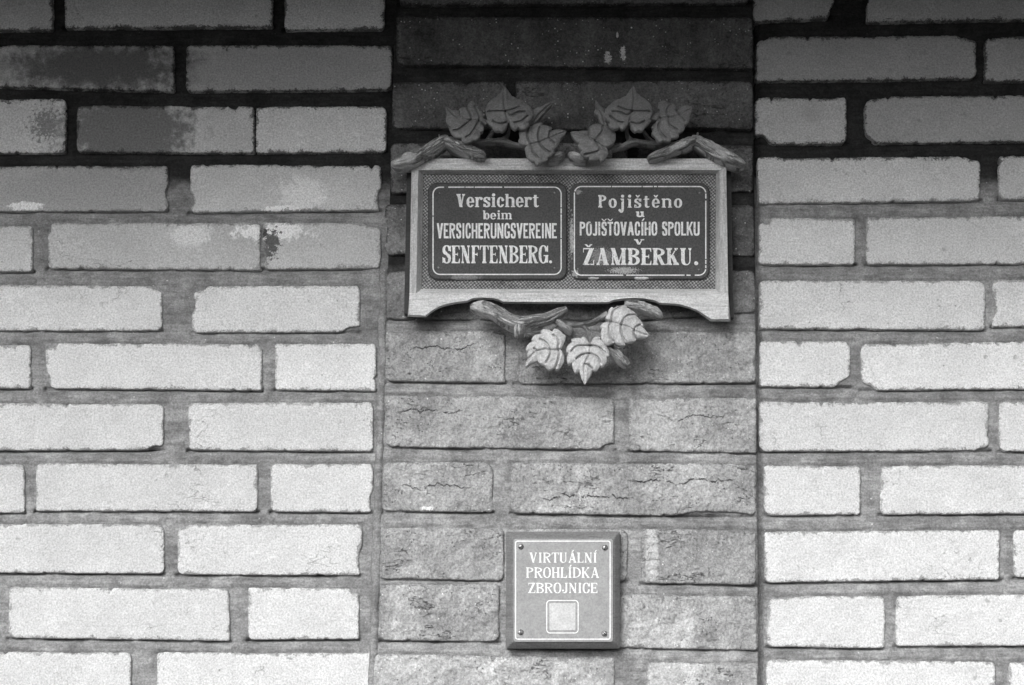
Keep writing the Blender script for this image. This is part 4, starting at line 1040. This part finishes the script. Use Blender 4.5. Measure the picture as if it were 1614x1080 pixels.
# ---- carved branches
def ns_used(m, groove, ns): return ns
def add_uv(o, L, ns):
    me = o.data; ul = me.uv_layers.new(name="along")
    vi = np.zeros(len(me.loops), int); me.loops.foreach_get("vertex_index", vi)
    co = np.zeros(len(me.vertices) * 3); me.vertices.foreach_get("co", co); co = co.reshape(L, ns, 3)
    cen = co.mean(1); seg = np.concatenate([[0], np.cumsum(np.linalg.norm(np.diff(cen, axis=0), axis=1))])
    i = vi // ns; j = vi % ns
    th = 2 * math.pi * j / ns
    uvs = np.stack([seg[i] + 0 * th, 0.5 - 0.5 * np.cos(th) + 0.0], -1)      # v runs across the visible half, so there is no seam
    ul.data.foreach_set("uv", uvs.astype(np.float32).ravel())
def branch(path, m=BARK, ns=26, groove=.15, seed=0, sub=8, name="branch", deep=1.7, FWD=.010):
    if m is BARK and groove > .05: ns = 56
    V, F = sweep([(x, y, r, d + FWD, dr) for (x, y, r, d, dr) in path], ns, groove=groove, seed=seed, sub=sub, wob=.06, box_e=.72, deep=deep)
    o = link(name, V, F, m, sg); add_uv(o, len(V) // ns_used(m, groove, ns), ns_used(m, groove, ns)); return o
K = .048; DR = .017
branch([(617, 259, 3, K - .002, .010), (624, 259.5, 8, K, .014), (640, 255, 11, K, DR), (660, 247.5, 11.5, K, DR), (680, 237, 11, K, DR), (697, 226, 9, K, DR), (708, 221, 6.5, K, .012)], seed=1)
branch([(698, 221, 6, K + .002, .012), (710, 226, 8.5, K + .004, DR), (725, 233, 9, K + .005, DR), (742, 240, 8.5, K + .006, DR), (757, 245.5, 7.2, K + .006, .015), (765, 248, 4, K + .006, .009)], seed=2)
branch([(1174, 262, 3, K - .002, .010), (1167, 260, 8, K, .014), (1152, 254.5, 10.5, K, DR), (1134, 245.5, 11.5, K, DR), (1116, 235.5, 11, K, DR), (1099, 226, 9, K, DR), (1088, 222, 6.5, K, .012)], seed=3)
branch([(1099, 222, 6, K + .002, .012), (1086, 227, 8.5, K + .004, DR), (1070, 233, 8.8, K + .005, DR), (1052, 240, 8.2, K + .006, DR), (1034, 246.5, 7, K + .006, .015), (1022, 250.5, 4.5, K + .006, .010)], seed=4)
branch([(1099.5, 210, 1.6, K, .004), (1099.5, 220, 2.4, K, .006)], sub=4, name="twig", m=TWIG)
branch([(692, 213, 1.6, K, .004), (694, 222, 2.4, K, .006)], sub=4, name="twig", m=TWIG)
# twigs
TW = .010
branch([(725, 228, 4, K, TW), (745, 226.5, 5, K, TW), (765, 225, 4.6, K, TW), (780, 223.5, 3.8, K, TW), (793, 223, 4.6, K, TW), (810, 228.5, 3.4, K, .008), (832, 232.5, 3, K + .004, .007)], TWIG, 16, seed=5, name="twig")
branch([(764, 226, 2.6, K, .007), (770, 218, 2.8, K, .007), (776, 209, 2.8, K + .003, .007), (781, 201, 2.2, K + .005, .005)], TWIG, 14, seed=6, name="twig")
branch([(788, 223, 4, K, .008), (798, 217, 3.2, K, .008), (802, 208, 2.6, K + .005, .006), (802.5, 196, 2, K + .014, .004), (799, 170, 1.5, K + .014, .003)], TWIG, 14, seed=7, name="twig")
branch([(1068, 229, 4, K, TW), (1045, 228.5, 4.6, K, TW), (1028, 227.5, 4.2, K, TW), (1010, 225.5, 3.6, K, TW), (996, 225, 4.6, K, TW), (980, 231.5, 3.6, K, .008), (958, 237.5, 3, K + .004, .007)], TWIG, 16, seed=8, name="twig")
branch([(1038, 229, 3, K, .007), (1026, 222, 2.8, K, .007), (1018, 213, 2.6, K, .006), (1013, 205, 2.2, K + .004, .005)], TWIG, 14, seed=9, name="twig")
branch([(999, 225, 4, K, .008), (991, 218, 3.2, K, .008), (988, 208, 2.8, K + .005, .006), (990, 195, 2.2, K + .014, .005)], TWIG, 14, seed=10, name="twig")
branch([(964, 246, 2, K, .006), (960, 243, 3.5, K, .009), (964, 234, 2.5, K, .006)], TWIG, 14, seed=11, name="twig")
# buds with their dark undersides on the top rail
branch([(896, 243, 3, K + .006, .006), (903, 247, 6.5, K + .006, .014), (914, 252, 6.5, K + .006, .014), (924, 254.5, 4, K + .006, .008)], BARK, 20, .04, 12, name="bud")
branch([(889, 243, 3, K + .006, .006), (883, 247, 6.5, K + .006, .014), (872, 252, 7, K + .006, .014), (860, 254.5, 4, K + .006, .008)], BARK, 20, .04, 13, name="bud")
# lower branch
branch([(741, 485, 3, K + .004, .010), (749, 485, 7.5, K + .005, .014), (762, 487, 10.5, K + .005, DR), (780, 493, 11, K + .005, DR), (800, 504, 11.5, K + .005, DR), (820, 511, 11.5, K + .005, DR), (840, 508, 10, K + .005, DR), (860, 503.5, 8.5, K + .004, .015), (880, 494.5, 7.5, K + .003, .013), (893, 487.5, 4.5, K + .002, .010)], seed=14, ns=32)
V, F = sweep([(819.5, 513, 9, K + .026, .008), (819.5, 519, 9.4, K + .028, .010), (819, 526, 8.8, K + .026, .010), (819, 532, 7.5, K + .022, .008)], 20, wob=.05, seed=2, sub=3); add_uv(link("knot", V, F, BARK, sg), len(V) // 20, 20)
branch([(836, 520, 3, K - .006, .008), (850, 520, 6, K - .006, .010), (866, 516, 5.5, K - .006, .010), (880, 509, 4, K - .006, .008)], TWIG, 16, seed=15, name="twig")
branch([(874, 503, 3, K, .008), (884, 510, 6, K, .012), (894, 517, 6.5, K, .012), (902, 526, 4, K, .008)], TWIG, 18, .16, seed=16, name="twig")
branch([(888, 508, 2.6, K, .007), (902, 512, 2.8, K, .007), (918, 511.5, 3, K, .008), (932, 508.5, 3.6, K, .008), (945, 502.5, 4, K, .009), (957, 496, 5, K + .003, .010)], TWIG, 16, seed=17, name="twig")
branch([(910, 512, 2.2, K, .006), (920, 514.5, 2.4, K, .006), (926.5, 521, 2.2, K + .004, .005), (929, 530, 2.0, K + .010, .004), (930, 544, 1.8, K + .016, .004)], TWIG, 14, seed=18, name="twig")
branch([(954, 543, 5, K, .009), (963, 552, 7, K, .012), (974, 562, 7.6, K, .012), (984, 571.5, 7.4, K, .012), (990, 577, 5, K, .009)], BARK, 22, seed=19)
branch([(984, 480, 5, K + .004, .011), (998, 481.5, 7.4, K + .005, .014), (1014, 485, 8, K + .005, .015), (1029, 491, 7.4, K + .005, .014), (1039, 497, 5.4, K + .005, .010), (1043.5, 501.5, 2.6, K + .004, .006)], BARK, 24, seed=20)

# ------------------------------------------------------------------ the small square plaque
pq = thing("wall_plaque", "small square grey plaque with white lettering and corner screws, below the carved sign", "plaque", at(887, 1022, PD))
o4 = [(798, 838), (977, 837.5), (977.5, 1022.5), (797.5, 1022)]; i4 = [(807.5, 847.5), (968.5, 847.5), (968.5, 1013), (807, 1013)]
Fr = at([p[0] for p in i4], [p[1] for p in i4], PD + .024); Mi = at([p[0] for p in o4], [p[1] for p in o4], PD + .016); Ba = Mi.copy(); Ba[:, 1] = -PD + .001
V = np.concatenate([Fr, Mi, Ba]); F = [[3, 2, 1, 0]] + [[k, (k + 1) % 4, 4 + (k + 1) % 4, 4 + k] for k in range(4)] + [[4 + k, 4 + (k + 1) % 4, 8 + (k + 1) % 4, 8 + k] for k in range(4)]
bd = link("board", V, F, PWOOD, pq, smooth=False)
bm_ = bd.modifiers.new("bevel", 'BEVEL'); bm_.width = .0012; bm_.segments = 2
PP = PD + .0262
v, f = slab(rounded(809.5, 966, 849.6, 1011.6, 4), PP, PD + .0242); mp_ = link("metal_plate", v, f, ZINC, pq, smooth=False)
V, F = outline_ring(811.8, 962.5, 852.2, 1008.4, 4, 1.7, PP + .0003); link("border_line", V, F, ZWHITE, mp_, smooth=False)
V, F = outline_ring(861, 912, 945.8, 998.6, 6, 1.5, PP + .0003); link("border_line", V, F, ZWHITE, mp_, smooth=False)
v, f = slab(rounded(866, 907, 950.8, 993.4, 1), PP + .0003, PP - .001); link("blank_panel", v, f, ZPANEL, mp_, smooth=False)
for k, (tx, a, b, c, d) in enumerate([("VIRTUÁLNÍ", 834.6, 941, 871, 887), ("PROHLÍDKA", 829.3, 944.2, 894.4, 910.8), ("ZBROJNICE", 832.4, 941.6, 918.8, 935)]):
    V, F = spans_to_mesh([text_line(tx, a, b, c, d, SERIF, .07, 0, k, 6)], PP + .0003, None); link("lettering", V, F, ZWHITE, mp_, smooth=False)
for k, (x, y) in enumerate([(821.1, 861.8), (953.6, 863.4), (820.7, 996.8), (952.7, 998.9)]):
    v, f = dome_head(x, y, 4.6, PP, .0022)
    sc = link("screw", v, f, STEEL, mp_)
    c = at(x, y, PP + .0021); a = R(30 + 35 * k)
    ux, uz = math.cos(a), math.sin(a); hw, hl = .0005, .0032
    vv = []
    for dy_ in (0.0003, -.0008):
        for su, sv in ((-1, -1), (1, -1), (1, 1), (-1, 1)):
            vv.append((c[0] + ux * hl * su - uz * hw * sv, c[1] + dy_ - .0000, c[2] + uz * hl * su + ux * hw * sv))
    # flat dark face across the head; the slot's shade is put into its colour
    me = sc.data
    cut = bpy.data.materials.get("slot_shade") or m_plain("slot_shade", 0.03, 0.8)
    me.materials.append(cut)
    n0 = len(me.vertices)
    import bmesh
    b_ = bmesh.new(); b_.from_mesh(me)
    ring = [b_.verts.new(Vector(p) - Vector(((np.array(v).min(0) + np.array(v).max(0)) / 2).tolist())) for p in vv[4:]]
    fc = b_.faces.new(ring); fc.material_index = 1
    b_.to_mesh(me); b_.free()
print("objects", len(S.objects), "tris", sum(len(o.data.polygons) for o in S.objects if o.type == 'MESH'))
